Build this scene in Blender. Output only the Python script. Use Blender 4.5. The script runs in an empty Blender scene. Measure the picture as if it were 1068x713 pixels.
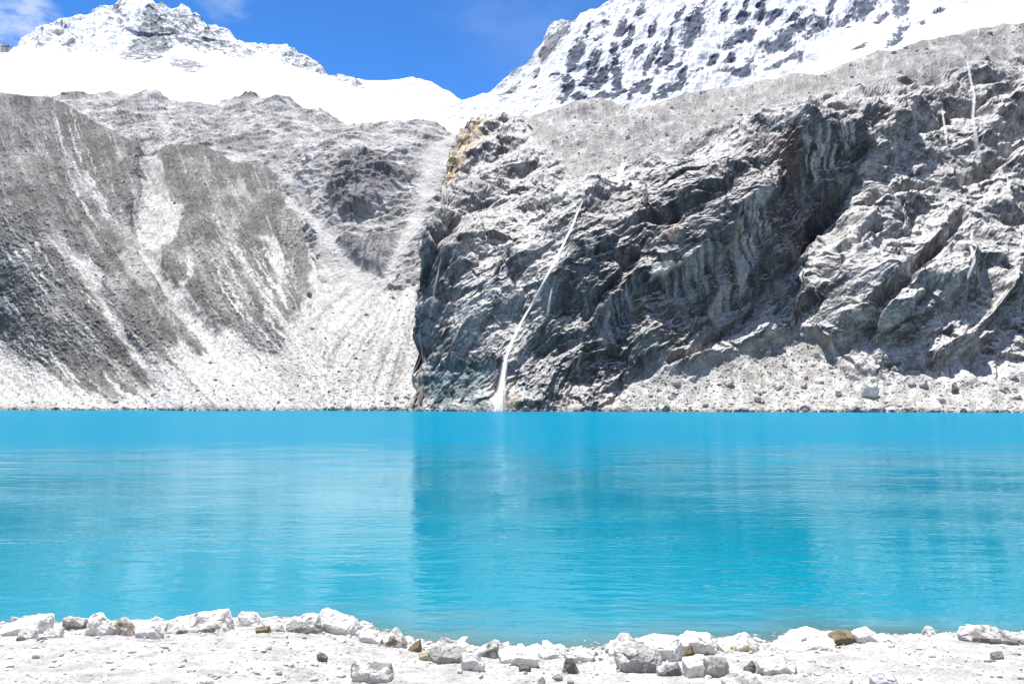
import bpy, bmesh, math, time
import numpy as np
from mathutils import Vector
T0 = time.time()
rng = np.random.default_rng(69)
S = bpy.context.scene
COL = S.collection

# ------------------------------------------------------------------ camera
PW, PH, F = 1068.0, 713.0, 822.0
HORIZ = 421.0
PITCH = math.atan((HORIZ - PH / 2) / F)
CAM = np.array([0.0, 0.0, 3.0])
cp, sp = math.cos(PITCH), math.sin(PITCH)


def ray(px, py):
    """direction with unit length along the optical axis"""
    a = (np.asarray(px, float) - PW / 2) / F
    b = (PH / 2 - np.asarray(py, float)) / F
    return np.stack([a, cp - b * sp, sp + b * cp], -1)


def project(P):
    d = P - CAM
    t = d[..., 1] * cp + d[..., 2] * sp
    b = -d[..., 1] * sp + d[..., 2] * cp
    return PW / 2 + F * d[..., 0] / t, PH / 2 - F * b / t


cd = bpy.data.cameras.new('camera')
cam = bpy.data.objects.new('camera', cd)
COL.objects.link(cam)
cam.location = CAM
cam.rotation_euler = (math.pi / 2 + PITCH, 0, 0)
cd.sensor_width = 36
cd.lens = 36 * F / PW
cd.clip_start = 0.1
cd.clip_end = 30000
S.camera = cam

# ------------------------------------------------------------------ numpy noise
_perm = rng.permutation(4096).astype(np.int32)
_g = rng.normal(size=(4096, 3))
_g = (_g / np.linalg.norm(_g, axis=1)[:, None]).astype(np.float32)


def _hash(x, y, z):
    h = _perm[x & 4095]
    h = _perm[(h + y) & 4095]
    return _perm[(h + z) & 4095]


def perlin(p):
    p = np.asarray(p, np.float32)
    i = np.floor(p).astype(np.int32)
    f = p - i
    u = f * f * f * (f * (f * 6 - 15) + 10)
    out = np.zeros(len(p), np.float32)
    for dx in (0, 1):
        wx = u[:, 0] if dx else 1 - u[:, 0]
        for dy in (0, 1):
            wy = u[:, 1] if dy else 1 - u[:, 1]
            for dz in (0, 1):
                wz = u[:, 2] if dz else 1 - u[:, 2]
                g = _g[_hash(i[:, 0] + dx, i[:, 1] + dy, i[:, 2] + dz)]
                out += wx * wy * wz * (g[:, 0] * (f[:, 0] - dx) + g[:, 1] * (f[:, 1] - dy) + g[:, 2] * (f[:, 2] - dz))
    return out * 1.6


def fbm(p, o=5, gain=.5, lac=2.03):
    s = 0; a = 1.0; n = 0
    for k in range(o):
        s = s + a * perlin(p + 17.3 * k); n += a
        a *= gain; p = p * lac
    return s / n * 1.5


def ridged(p, o=5, gain=.55, lac=2.1):
    """0..1, sharp crests"""
    s = 0; a = 1.0; n = 0; w = 1
    for k in range(o):
        r = (1 - np.abs(perlin(p + 31.7 * k))) ** 2
        s = s + a * r * w; n += a
        w = np.clip(r * 1.5, 0, 1)
        a *= gain; p = p * lac
    return s / n


def blocks(p, tilt=1.0):
    """cells, each a plane of its own offset and slope: broken rock.  returns height, edge distance, id"""
    p = np.asarray(p, np.float32)
    i = np.floor(p).astype(np.int32)
    f1 = np.full(len(p), 9, np.float32); f2 = f1.copy()
    hid = np.zeros(len(p), np.int32)
    off = np.zeros((len(p), 3), np.float32)
    for dx in (-1, 0, 1):
        for dy in (-1, 0, 1):
            for dz in (-1, 0, 1):
                h = _hash(i[:, 0] + dx, i[:, 1] + dy, i[:, 2] + dz)
                c = i + np.array([dx, dy, dz], np.int32) + .5 + _g[h] * .45
                v = p - c
                d = (v * v).sum(1)
                m = d < f1
                f2 = np.where(m, f1, np.minimum(f2, d))
                hid = np.where(m, h, hid)
                off[m] = v[m]
                f1 = np.where(m, d, f1)
    g2 = _g[(hid * 7 + 13) & 4095]
    r = (_perm[(hid + 77) & 4095] / 4096.0).astype(np.float32)
    height = (r - .5) + tilt * (g2 * off).sum(1)
    return height, np.sqrt(f2) - np.sqrt(f1), r


def facets(p, tilt=1.0, bowl=.35, off=.6):
    """unbroken surface of flat facets meeting in sharp edges (lower envelope of tilted planes); returns height, id"""
    p = np.asarray(p, np.float32)
    i = np.floor(p).astype(np.int32)
    best = np.full(len(p), 99, np.float32)
    bid = np.zeros(len(p), np.float32)
    for dx in (-1, 0, 1):
        for dy in (-1, 0, 1):
            for dz in (-1, 0, 1):
                h = _hash(i[:, 0] + dx, i[:, 1] + dy, i[:, 2] + dz)
                v = p - (i + np.array([dx, dy, dz], np.int32) + .5 + _g[h] * .45)
                g = _g[(h * 7 + 13) & 4095]
                r = (_perm[(h + 77) & 4095] / 4096.0).astype(np.float32)
                f = off * (r - .5) + tilt * (g * v).sum(1) + bowl * (v * v).sum(1)
                m = f < best
                best = np.where(m, f, best); bid = np.where(m, r, bid)
    return best, bid


def sstep(a, b, x):
    t = np.clip((x - a) / (b - a), 0, 1)
    return t * t * (3 - 2 * t)


def mix(a, b, t):
    t = np.asarray(t)[..., None] if np.ndim(a) or np.ndim(b) else t
    return np.asarray(a) * (1 - t) + np.asarray(b) * t


def poly(px, py, P):
    """signed distance in picture units, positive inside"""
    P = np.asarray(P, np.float32)
    d = np.full(px.shape, 1e9, np.float32)
    ins = np.zeros(px.shape, bool)
    for k in range(len(P)):
        a, b = P[k], P[(k + 1) % len(P)]
        e = b - a
        wx, wy = px - a[0], py - a[1]
        t = np.clip((wx * e[0] + wy * e[1]) / (e @ e + 1e-9), 0, 1)
        d = np.minimum(d, (wx - e[0] * t) ** 2 + (wy - e[1] * t) ** 2)
        c = (a[1] > py) != (b[1] > py)
        if abs(e[1]) > 1e-6:
            ins ^= c & (px < a[0] + e[0] * (py - a[1]) / e[1])
    return np.where(ins, 1, -1) * np.sqrt(d)


def line(px, py, P):
    P = np.asarray(P, np.float32)
    d = np.full(px.shape, 1e9, np.float32)
    for k in range(len(P) - 1):
        a, b = P[k], P[k + 1]
        e = b - a
        wx, wy = px - a[0], py - a[1]
        t = np.clip((wx * e[0] + wy * e[1]) / (e @ e + 1e-9), 0, 1)
        d = np.minimum(d, (wx - e[0] * t) ** 2 + (wy - e[1] * t) ** 2)
    return np.sqrt(d)


def tps(ctrl):
    """thin plate spline through (px, py, Y) on the reciprocal axial depth"""
    c = np.array(ctrl, float)
    dirs = ray(c[:, 0], c[:, 1])
    w = dirs[:, 1] / c[:, 2] * 1000
    q = c[:, :2] / 300
    n = len(q)
    U = lambda r2: np.where(r2 > 0, r2 * np.log(r2 + 1e-12), 0)
    K = U(((q[:, None] - q[None]) ** 2).sum(-1)) + np.eye(n) * 2e-3
    Pm = np.concatenate([np.ones((n, 1)), q], 1)
    A = np.block([[K, Pm], [Pm.T, np.zeros((3, 3))]])
    sol = np.linalg.solve(A, np.concatenate([w, np.zeros(3)]))

    def f(px, py):
        x, y = px.ravel() / 300, py.ravel() / 300
        r = sol[n] + sol[n + 1] * x + sol[n + 2] * y
        for k in range(n):
            r = r + sol[k] * U((x - q[k, 0]) ** 2 + (y - q[k, 1]) ** 2)
        return 1000.0 / np.maximum(r, .12).reshape(px.shape)
    return f


# ------------------------------------------------------------------ mesh from numpy
TONE = {'snow_mountain': .78, 'moraine_slope': .75, 'rock_ridge': .8, 'rock_cliff': 1.16, 'ground': .60, 'boulder': 1.0, 'stone': .98, 'gravel': .84, 'scree_stones': .75}


def mesh_np(name, V, Fq, mat, col=None, smooth=False, attrs=None):
    m = bpy.data.meshes.new(name)
    V = np.ascontiguousarray(V, np.float32); Fq = np.ascontiguousarray(Fq, np.int32)
    k = Fq.shape[1]
    m.vertices.add(len(V)); m.vertices.foreach_set('co', V.ravel())
    m.loops.add(Fq.size); m.loops.foreach_set('vertex_index', Fq.ravel())
    m.polygons.add(len(Fq))
    m.polygons.foreach_set('loop_start', np.arange(len(Fq), dtype=np.int32) * k)
    m.polygons.foreach_set('use_smooth', np.full(len(Fq), smooth))
    if col is not None:
        a = m.attributes.new('tint', 'FLOAT_COLOR', 'POINT')
        c = np.ones((len(V), 4), np.float32); c[:, :3] = np.clip(col * TONE.get(name, 1.), 0.003, .95)
        a.data.foreach_set('color', c.ravel())
    for n, v in (attrs or {}).items():
        a = m.attributes.new(n, 'FLOAT', 'POINT')
        a.data.foreach_set('value', np.ascontiguousarray(v, np.float32))
    m.update(calc_edges=True)
    m.materials.append(mat)
    o = bpy.data.objects.new(name, m)
    COL.objects.link(o)
    return o


def grid_faces(nr, nc):
    i = np.arange(nr * nc, dtype=np.int32).reshape(nr, nc)
    return np.stack([i[:-1, :-1], i[:-1, 1:], i[1:, 1:], i[1:, :-1]], -1).reshape(-1, 4)


def normals(P):
    du = np.gradient(P, axis=1); dv = np.gradient(P, axis=0)
    n = np.cross(du, dv)
    n /= np.linalg.norm(n, axis=-1, keepdims=True) + 1e-9
    return n


def box_blur(a, r):
    for ax in (0, 1):
        pad = [(0, 0), (0, 0)]; pad[ax] = (r + 1, r)
        c = np.cumsum(np.pad(a, pad, mode='edge'), axis=ax)
        n = a.shape[ax]
        hi = np.take(c, np.arange(2 * r + 1, 2 * r + 1 + n), axis=ax)
        lo = np.take(c, np.arange(0, n), axis=ax)
        a = (hi - lo) / (2 * r + 1)
    return a


# ------------------------------------------------------------------ materials
def nodes(name):
    m = bpy.data.materials.new(name); m.use_nodes = True
    nt = m.node_tree; nt.nodes.clear()
    out = nt.nodes.new('ShaderNodeOutputMaterial')
    return m, nt, out


def N(nt, t, **kw):
    n = nt.nodes.new(t)
    for k, v in kw.items():
        if k.startswith('i_'):
            n.inputs[k[2:].replace('_', ' ')].default_value = v
        else:
            setattr(n, k, v)
    return n


def rock_mat(name, scale, amp=.35, bump=.3, rough=.95, base=None, st=1.):
    """tint attribute x fine procedural mottling, with bump; scale = cycles per metre of the finest speckle"""
    m, nt, out = nodes(name)
    L = nt.links.new
    b = N(nt, 'ShaderNodeBsdfPrincipled'); b.inputs['Roughness'].default_value = rough
    b.inputs['Specular IOR Level'].default_value = .2
    geo = N(nt, 'ShaderNodeNewGeometry')
    n1 = N(nt, 'ShaderNodeTexNoise'); n1.inputs['Scale'].default_value = scale; n1.inputs['Detail'].default_value = 6; n1.inputs['Roughness'].default_value = .7
    mp = N(nt, 'ShaderNodeMapping'); mp.inputs['Scale'].default_value = (1, st, st); L(geo.outputs['Position'], mp.inputs['Vector']); L(mp.outputs[0], n1.inputs['Vector'])
    mr = N(nt, 'ShaderNodeMapRange'); mr.inputs['From Min'].default_value = .3; mr.inputs['From Max'].default_value = .7
    mr.inputs['To Min'].default_value = 1 - amp; mr.inputs['To Max'].default_value = 1 + amp
    L(n1.outputs['Fac'], mr.inputs['Value'])
    mul = N(nt, 'ShaderNodeVectorMath', operation='MULTIPLY')
    if base is None:
        at = N(nt, 'ShaderNodeAttribute', attribute_name='tint')
        L(at.outputs['Color'], mul.inputs[0])
    else:
        mul.inputs[0].default_value = base
    L(mr.outputs['Result'], mul.inputs[1])
    L(mul.outputs['Vector'], b.inputs['Base Color'])
    bp = N(nt, 'ShaderNodeBump'); bp.inputs['Strength'].default_value = 1; bp.inputs['Distance'].default_value = bump / scale
    L(n1.outputs['Fac'], bp.inputs['Height']); L(bp.outputs['Normal'], b.inputs['Normal'])
    L(b.outputs[0], out.inputs[0])
    return m


M_FAR = rock_mat('snow_and_rock', .06, .12, .35)
M_RIDGE = rock_mat('ridge_rock', .35, .3, .4, st=.75)
M_SLOPE = rock_mat('moraine_rubble', .7, .4, .4, st=.7)
M_CLIFF = rock_mat('cliff_rock', 1.3, .42, .5, st=.8)
M_GROUND = rock_mat('pale_gravel', 60, .26, .4)
M_STONE = rock_mat('shore_stone', 30, .16, .2)
M_TALUS = rock_mat('talus_stone', 2.0, .2, .3)

SNOW = np.array([.86, .88, .90])


def struct(o):
    o['kind'] = 'structure'
    return o


# ------------------------------------------------------------------ terrain sheets
class Sheet:
    def __init__(s, top, bottom, x0, x1, dx, ny, ctrl, back=(10, 12, -.5)):
        X = np.arange(x0, x1 + dx, dx)
        t = np.array(top, float)
        ty = np.interp(X, t[:, 0], t[:, 1])
        bt = np.interp(X, *np.array(bottom, float).T) if not np.isscalar(bottom) else np.full(X.shape, bottom, float)
        v = np.linspace(0, 1, ny)
        s.px = np.broadcast_to(X, (ny, len(X))).copy()
        s.py = bt + (ty - bt) * v[:, None]
        depth = tps(ctrl)(s.px, s.py)
        P = CAM + ray(s.px, s.py) * depth[..., None]
        n, step, drop = back
        s.nb = n
        if n:
            k = np.array([.06, .2, .5, 1.2, 2.5, 5, 10, 20])[:n] * step
            s.boff = np.stack([0 * k, k, drop * k], -1)[:, None, :]
            P = np.concatenate([P, P[-1:] + s.boff])
            s.px = np.concatenate([s.px, np.repeat(s.px[-1:], n, 0)])
            s.py = np.concatenate([s.py, np.repeat(s.py[-1:], n, 0)])
        s.P = P
        s.shape = P.shape[:2]
        s.n0 = s.body_normals()
        s.flat = P.reshape(-1, 3)
        s.x = s.px.ravel().astype(np.float32); s.y = s.py.ravel().astype(np.float32)
        s.nf = s.n0.reshape(-1, 3)

    def body_normals(s, r=0):
        """normals of the visible face only; the rows behind the crest copy the crest's"""
        n = normals(s.P[:s.shape[0] - s.nb])
        if r:
            n = np.stack([box_blur(n[..., k], r) for k in range(3)], -1)
            n /= np.linalg.norm(n, axis=-1, keepdims=True) + 1e-9
        return np.concatenate([n, np.repeat(n[-1:], s.nb, 0)]) if s.nb else n

    def displace(s, d, smooth_n=True):
        n = s.nf
        P = (s.flat + n * np.asarray(d).reshape(-1, 1)).reshape(s.shape + (3,))
        if s.nb:
            P[-s.nb:] = P[-s.nb - 1:-s.nb] + s.boff
        s.P = P; s.flat = P.reshape(-1, 3)
        s.n1 = s.body_normals()
        s.slope = np.degrees(np.arccos(np.clip(s.n1[..., 2], -1, 1))).ravel()
        s.n1f = s.n1.reshape(-1, 3)

    def renormal(s, r):
        """new smooth displacement directions after the large shapes are in"""
        n = s.body_normals(r)
        s.nf = n.reshape(-1, 3)

    def build(s, name, mat, col, smooth=False):
        s.col = col
        s.qx, s.qy = project(s.flat)
        return struct(mesh_np(name, s.flat, grid_faces(*s.shape), mat, col, smooth))

    def at(s, px, py):
        """world point of the surface seen at a picture point"""
        d = (s.qx - px) ** 2 + (s.qy - py) ** 2
        c = np.argpartition(d, 12)[:12]
        j = c[np.argmin(s.flat[c, 1])]
        return s.flat[j]


def lic(x0, x1, y0, y1, flow, steps=28, seed=1, blur=0):
    """streaks along a flow field, as a lookup over the landform"""
    w, h = int(x1 - x0), int(y1 - y0)
    r = np.random.default_rng(seed)
    nz = r.random((h, w)).astype(np.float32)
    if blur:
        nz = box_blur(nz, blur)
    Y, X = np.mgrid[0:h, 0:w].astype(np.float32)
    fx, fy = flow(X + x0, Y + y0)
    l = np.hypot(fx, fy) + 1e-6
    fx, fy = fx / l, fy / l
    acc = nz.copy()
    for sg in (1, -1):
        x, y = X.copy(), Y.copy()
        for k in range(steps):
            xi = np.clip(x, 0, w - 1).astype(int); yi = np.clip(y, 0, h - 1).astype(int)
            x = x + sg * fx[yi, xi]; y = y + sg * fy[yi, xi]
            acc += nz[np.clip(y, 0, h - 1).astype(int), np.clip(x, 0, w - 1).astype(int)]
    acc = (acc - acc.mean()) / acc.std()

    def look(px, py):
        x = np.clip(px - x0, 0, w - 1.001); y = np.clip(py - y0, 0, h - 1.001)
        xi, yi = x.astype(int), y.astype(int)
        u, v = x - xi, y - yi
        xj, yj = np.minimum(xi + 1, w - 1), np.minimum(yi + 1, h - 1)
        return acc[yi, xi] * (1 - u) * (1 - v) + acc[yi, xj] * u * (1 - v) + acc[yj, xi] * (1 - u) * v + acc[yj, xj] * u * v
    return look


def warp(s, amp, freq, seed=0.):
    q = s.flat * freq + seed
    return s.x + amp * fbm(q, 3), s.y + amp * fbm(q + 55.5, 3)


# ---- the snow peak and glacier on the left
def far_left():
    top = [(-160, 70), (-100, 60), (-40, 48), (0, 41), (5, 43), (10, 47), (20, 40), (35, 30), (55, 21), (72, 14), (90, 10), (105, 5), (118, 3), (124, -3),
           (130, -6), (145, -8), (158, -7), (164, 0), (170, 4), (178, 6), (190, 3), (198, 6), (206, 14), (222, 24), (240, 33), (255, 40), (275, 43), (300, 44),
           (310, 51), (330, 63), (345, 71), (362, 76), (380, 82), (405, 82), (430, 80), (450, 86), (465, 95), (481, 107), (500, 113), (560, 125), (620, 130)]
    ctrl = [(-160, 72, 2500), (0, 45, 2550), (70, 15, 2650), (145, -6, 2750), (200, 8, 2700), (300, 45, 2550), (380, 82, 2350), (440, 83, 2250), (481, 107, 2000), (600, 128, 1900),
            (-160, 100, 1638), (0, 100, 1638), (150, 104, 1552), (260, 106, 1498), (380, 125, 1390), (480, 138, 1282), (600, 150, 1228),
            (0, 68, 2020), (100, 60, 2130), (200, 74, 1980), (290, 66, 2130), (340, 86, 2000), (420, 103, 1800), (150, 35, 2380), (90, 35, 2400), (240, 52, 2300)]
    s = Sheet(top, [(-160, 112), (100, 112), (200, 116), (330, 132), (480, 148), (620, 158)], -160, 620, 1.0, 170, ctrl, (8, 40, -.7))
    P = s.flat
    wx, wy = warp(s, 4, 1 / 120.)
    R = [([(125, 51), (142, 30), (158, -2), (166, 8), (170, 24), (181, 42), (172, 51), (169, 63), (151, 68), (127, 60)], .85),
         ([(175, 57), (195, 60), (218, 67), (212, 73), (200, 76), (178, 69)], .85),
         ([(160, 0), (178, 4), (193, 4), (208, 18), (240, 38), (268, 52), (268, 64), (226, 57), (181, 42), (170, 24)], .62),
         ([(62, 38), (80, 33), (100, 33), (98, 40), (70, 44)], .55),
         ([(18, 46), (40, 32), (60, 22), (64, 26), (45, 40), (30, 46)], .45),
         ([(-40, 48), (0, 40), (10, 47), (4, 53), (-40, 60)], .9),
         ([(110, 12), (125, -3), (136, 0), (130, 16), (122, 26)], .45),
         ([(85, 55), (100, 48), (108, 60), (96, 68)], .45),
         ([(288, 60), (303, 45), (335, 63), (380, 80), (384, 93), (350, 87), (320, 72)], .62),
         ([(260, 44), (300, 45), (290, 56), (266, 62)], .5),
         ([(385, 82), (440, 82), (470, 98), (440, 105), (398, 97)], .42)]
    bare = np.zeros(len(P), np.float32)
    for q, d in R:
        bare = np.maximum(bare, d * sstep(-4, 3, poly(wx, wy, q)))
    steep = sstep(62, 44, s.y) * sstep(500, 400, s.x)
    steep = np.maximum(steep, sstep(-2, 6, poly(wx, wy, R[8][0])))
    q = P / 260.0
    # flutes run down the face
    fl = ridged(np.stack([q[:, 0] * 2.4 + q[:, 2] * .7, q[:, 1] * .4, q[:, 2] * .9], -1), 5)
    f2 = ridged(P / 90.0 + 4, 4)
    crest = sstep(1, .0, np.minimum(1, 0))  # keeps the traced skyline
    d = steep * ((fl - .45) * 34 + (f2 - .4) * 10 + facets(P / 90.0, .9)[0] * 20 + facets(P / 34.0 + 3, .9)[0] * 7) + bare * (6 + facets(P / 45.0 + 9, .9)[0] * 14)
    d += (1 - steep) * fbm(P / 300.0, 3) * 10 + (1 - steep) * fbm(P / np.array([60., 60, 25]), 4) * 2.0
    s.displace(d)
    # thin crevasse steps near the snout
    n2 = fbm(P / np.array([14., 14, 22]) + 3, 4)
    n3 = ridged(P / np.array([26., 40, 50]) + 8, 4)
    thr = .92 - bare * .85
    sl = (s.slope - 38) / 55
    rock = sstep(-.05, .10, n2 * .34 + n3 * .34 + sl * .35 - thr * .62 + .09) * sstep(.02, .25, bare + .25 * steep)
    band = sstep(93, 97, s.y + 3 * fbm(P / 60.0, 3)) * (s.y < 130)
    rc = mix(np.array([.12, .14, .17]), np.array([.34, .35, .36]), sstep(-.4, .5, fbm(P / 40.0, 3)))  # bluish rock; the shade of the right-hand face is put into its colour
    rc = mix(rc, np.array([.12, .14, .18]), (sstep(-2, 3, poly(wx, wy, R[5][0]))) * .8)
    col = mix(np.broadcast_to(SNOW, rc.shape), rc, np.clip(rock, 0, 1) * .9)
    return s.build('snow_mountain', M_FAR, col)


# ---- the steep snow face on the right
def far_right():
    top = [(420, 140), (455, 122), (481, 107), (495, 101), (510, 92), (525, 81), (540, 71), (555, 60), (563, 50), (570, 36), (577, 26), (585, 19), (597, 18), (605, 13),
           (620, 8), (640, 0), (665, -14), (720, -45), (800, -80), (900, -100), (1000, -90), (1080, -60), (1200, -50)]
    ctrl = [(420, 145, 1500), (481, 110, 1640), (540, 75, 1740), (585, 22, 1860), (640, 2, 1950), (800, -78, 2250), (900, -98, 2350), (1200, -52, 2350),
            (560, 112, 1500), (640, 108, 1440), (760, 92, 1420), (600, 60, 1640), (700, 30, 1760), (800, 10, 1850), (720, 70, 1540), (860, 40, 1640), (920, 10, 1800),
            (850, 80, 1330), (950, 56, 1300), (1068, 28, 1350), (1000, 30, 1420), (1068, 0, 1650), (1200, 10, 1300), (640, 160, 1250), (1000, 130, 1000), (800, 150, 1080), (1200, 130, 1000), (420, 180, 1300)]
    s = Sheet(top, [(420, 165), (700, 130), (1200, 90)], 420, 1200, 1.0, 200, ctrl, (6, 60, -.6))
    P = s.flat
    wx, wy = warp(s, 3.0, 1 / 60.)
    E3 = [(215, 110, 75, 24, 52), (670, 105, 72, 33, 62), (425, 100, 46, 16, 65), (370, 80, 18, 11, 40), (490, 35, 26, 14, 60), (350, 135, 22, 11, 40), (455, 130, 36, 11, 70),
          (535, 95, 26, 11, 70), (400, 175, 26, 13, 88), (445, 160, 18, 13, 30), (490, 175, 28, 13, 50), (265, 200, 66, 22, 62), (320, 240, 60, 20, 60), (535, 190, 62, 15, 65),
          (572, 212, 62, 22, 58), (355, 270, 42, 24, 50), (410, 262, 58, 20, 85), (240, 315, 52, 22, 80), (300, 340, 75, 15, 2), (390, 332, 62, 16, 10), (475, 312, 42, 22, 45),
          (450, 335, 22, 12, 80), (590, 310, 62, 22, 38), (510, 300, 36, 22, 60), (820, 135, 42, 20, 30), (875, 115, 26, 14, 60), (840, 75, 32, 16, 40), (785, 65, 26, 10, 60),
          (800, 210, 32, 18, 30), (820, 250, 48, 11, 2), (875, 200, 32, 18, 60), (905, 35, 32, 14, 60), (745, 205, 20, 11, 30), (860, 15, 20, 9, 60), (780, 30, 22, 7, 60),
          (620, 75, 42, 7, 60), (160, 180, 52, 10, 58), (200, 270, 20, 9, 20), (130, 240, 36, 9, 62), (115, 310, 18, 9, 20), (40, 300, 52, 10, 50), (715, 15, 22, 7, 80), (240, 290, 30, 8, 60),
          (640, 270, 40, 8, 75), (690, 245, 22, 7, 30), (585, 150, 30, 7, 65), (610, 235, 34, 12, 45), (300, 120, 22, 8, 55), (860, 235, 26, 10, 60)]
    E4 = [(100, 130, 105, 32, 36), (360, 35, 72, 28, 28), (492, 25, 42, 34, 70), (200, 100, 52, 30, 40), (490, 115, 52, 20, 45), (360, 160, 28, 13, 25), (90, 222, 58, 11, 20),
          (280, 90, 32, 13, 40), (255, 20, 24, 14, 70), (15, 40, 34, 13, 75), (60, 62, 46, 9, 38), (20, 180, 22, 12, 20), (150, 205, 20, 8, 60), (320, 95, 40, 12, 15), (130, 60, 40, 9, 40),
          (430, 60, 40, 12, 40), (235, 182, 16, 4, 10), (630, 42, 25, 4, 20), (570, 75, 18, 5, 30)]
    f = np.full(len(P), -1.0, np.float32)
    pxs = []
    for (ox, sc, E) in ((520, 3.318, E3), (790, 3.317, E4)):
        for (cx, cy, a, b, an) in E:
            c, sn = math.cos(math.radians(an)), math.sin(math.radians(an))
            dx, dy = wx - (ox + cx / sc), -(wy - cy / sc)
            u = (dx * c + dy * sn) / (a / sc * 1.2); v = (-dx * sn + dy * c) / (b / sc * .85 + .6)
            f = np.maximum(f, 1 - np.hypot(u, v))
    f = np.maximum(f, -1)
    above = sstep(2, -14, s.y)
    q = P / 70.0
    rot = np.stack([q[:, 0] * .86 - q[:, 2] * .5, q[:, 1] * .3, (q[:, 0] * .5 + q[:, 2] * .86) * .33], -1)   # leaning flutes
    fl = ridged(rot * 1.4, 5)
    bare = sstep(-.25, .25, f)
    bare = np.maximum(bare, above * sstep(.45, .7, ridged(rot * 1.1 + 5, 3)))
    gentle = sstep(-3, 10, poly(wx, wy, [(800, 95), (830, 68), (900, 40), (940, 22), (1000, 5), (1068, -20), (1300, -30), (1300, 200), (700, 200)]))
    d = (1 - gentle) * ((fl - .45) * 13 + fbm(P / 160.0, 3) * 16 + (ridged(P / 25.0, 4) - .4) * 2) + bare * (1 + 7 * facets(P / 22.0, .9)[0]) + gentle * fbm(P / 90.0, 4) * 5
    s.displace(d)
    n2 = .45 * fbm(P / 9.0 + 3, 4) + .75 * fbm(rot * 3.2 + 3, 4)
    n4 = ridged(rot * 3 + 9, 4) - .45
    n5 = fbm(rot * np.array([14., 14, 9]) + 30, 3)
    rock = sstep(-.06, .10, np.clip(f, -.6, .5) * .74 + n2 * .40 + n4 * .30 + n5 * .30 + (s.slope - 50) / 120 - .05)
    dust = sstep(.1, .5, fbm(rot * 9 + 6, 4) + (s.slope - 50) / 60) * sstep(-.95, -.3, f) * .6
    rock = np.maximum(rock, dust * (1 - gentle))
    rock = np.maximum(rock, above * sstep(.4, .6, bare + n2 * .4))
    rc = mix(np.array([.03, .05, .095]), np.array([.10, .13, .20]), sstep(-.3, .45, fbm(P / 16.0, 4)))  # blue of the shaded face painted into the rock colour
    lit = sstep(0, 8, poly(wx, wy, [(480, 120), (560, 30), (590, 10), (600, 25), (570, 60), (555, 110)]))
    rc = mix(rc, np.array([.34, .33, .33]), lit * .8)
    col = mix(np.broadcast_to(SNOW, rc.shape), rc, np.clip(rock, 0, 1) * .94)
    return s.build('snow_mountain', M_FAR, col)


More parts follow.
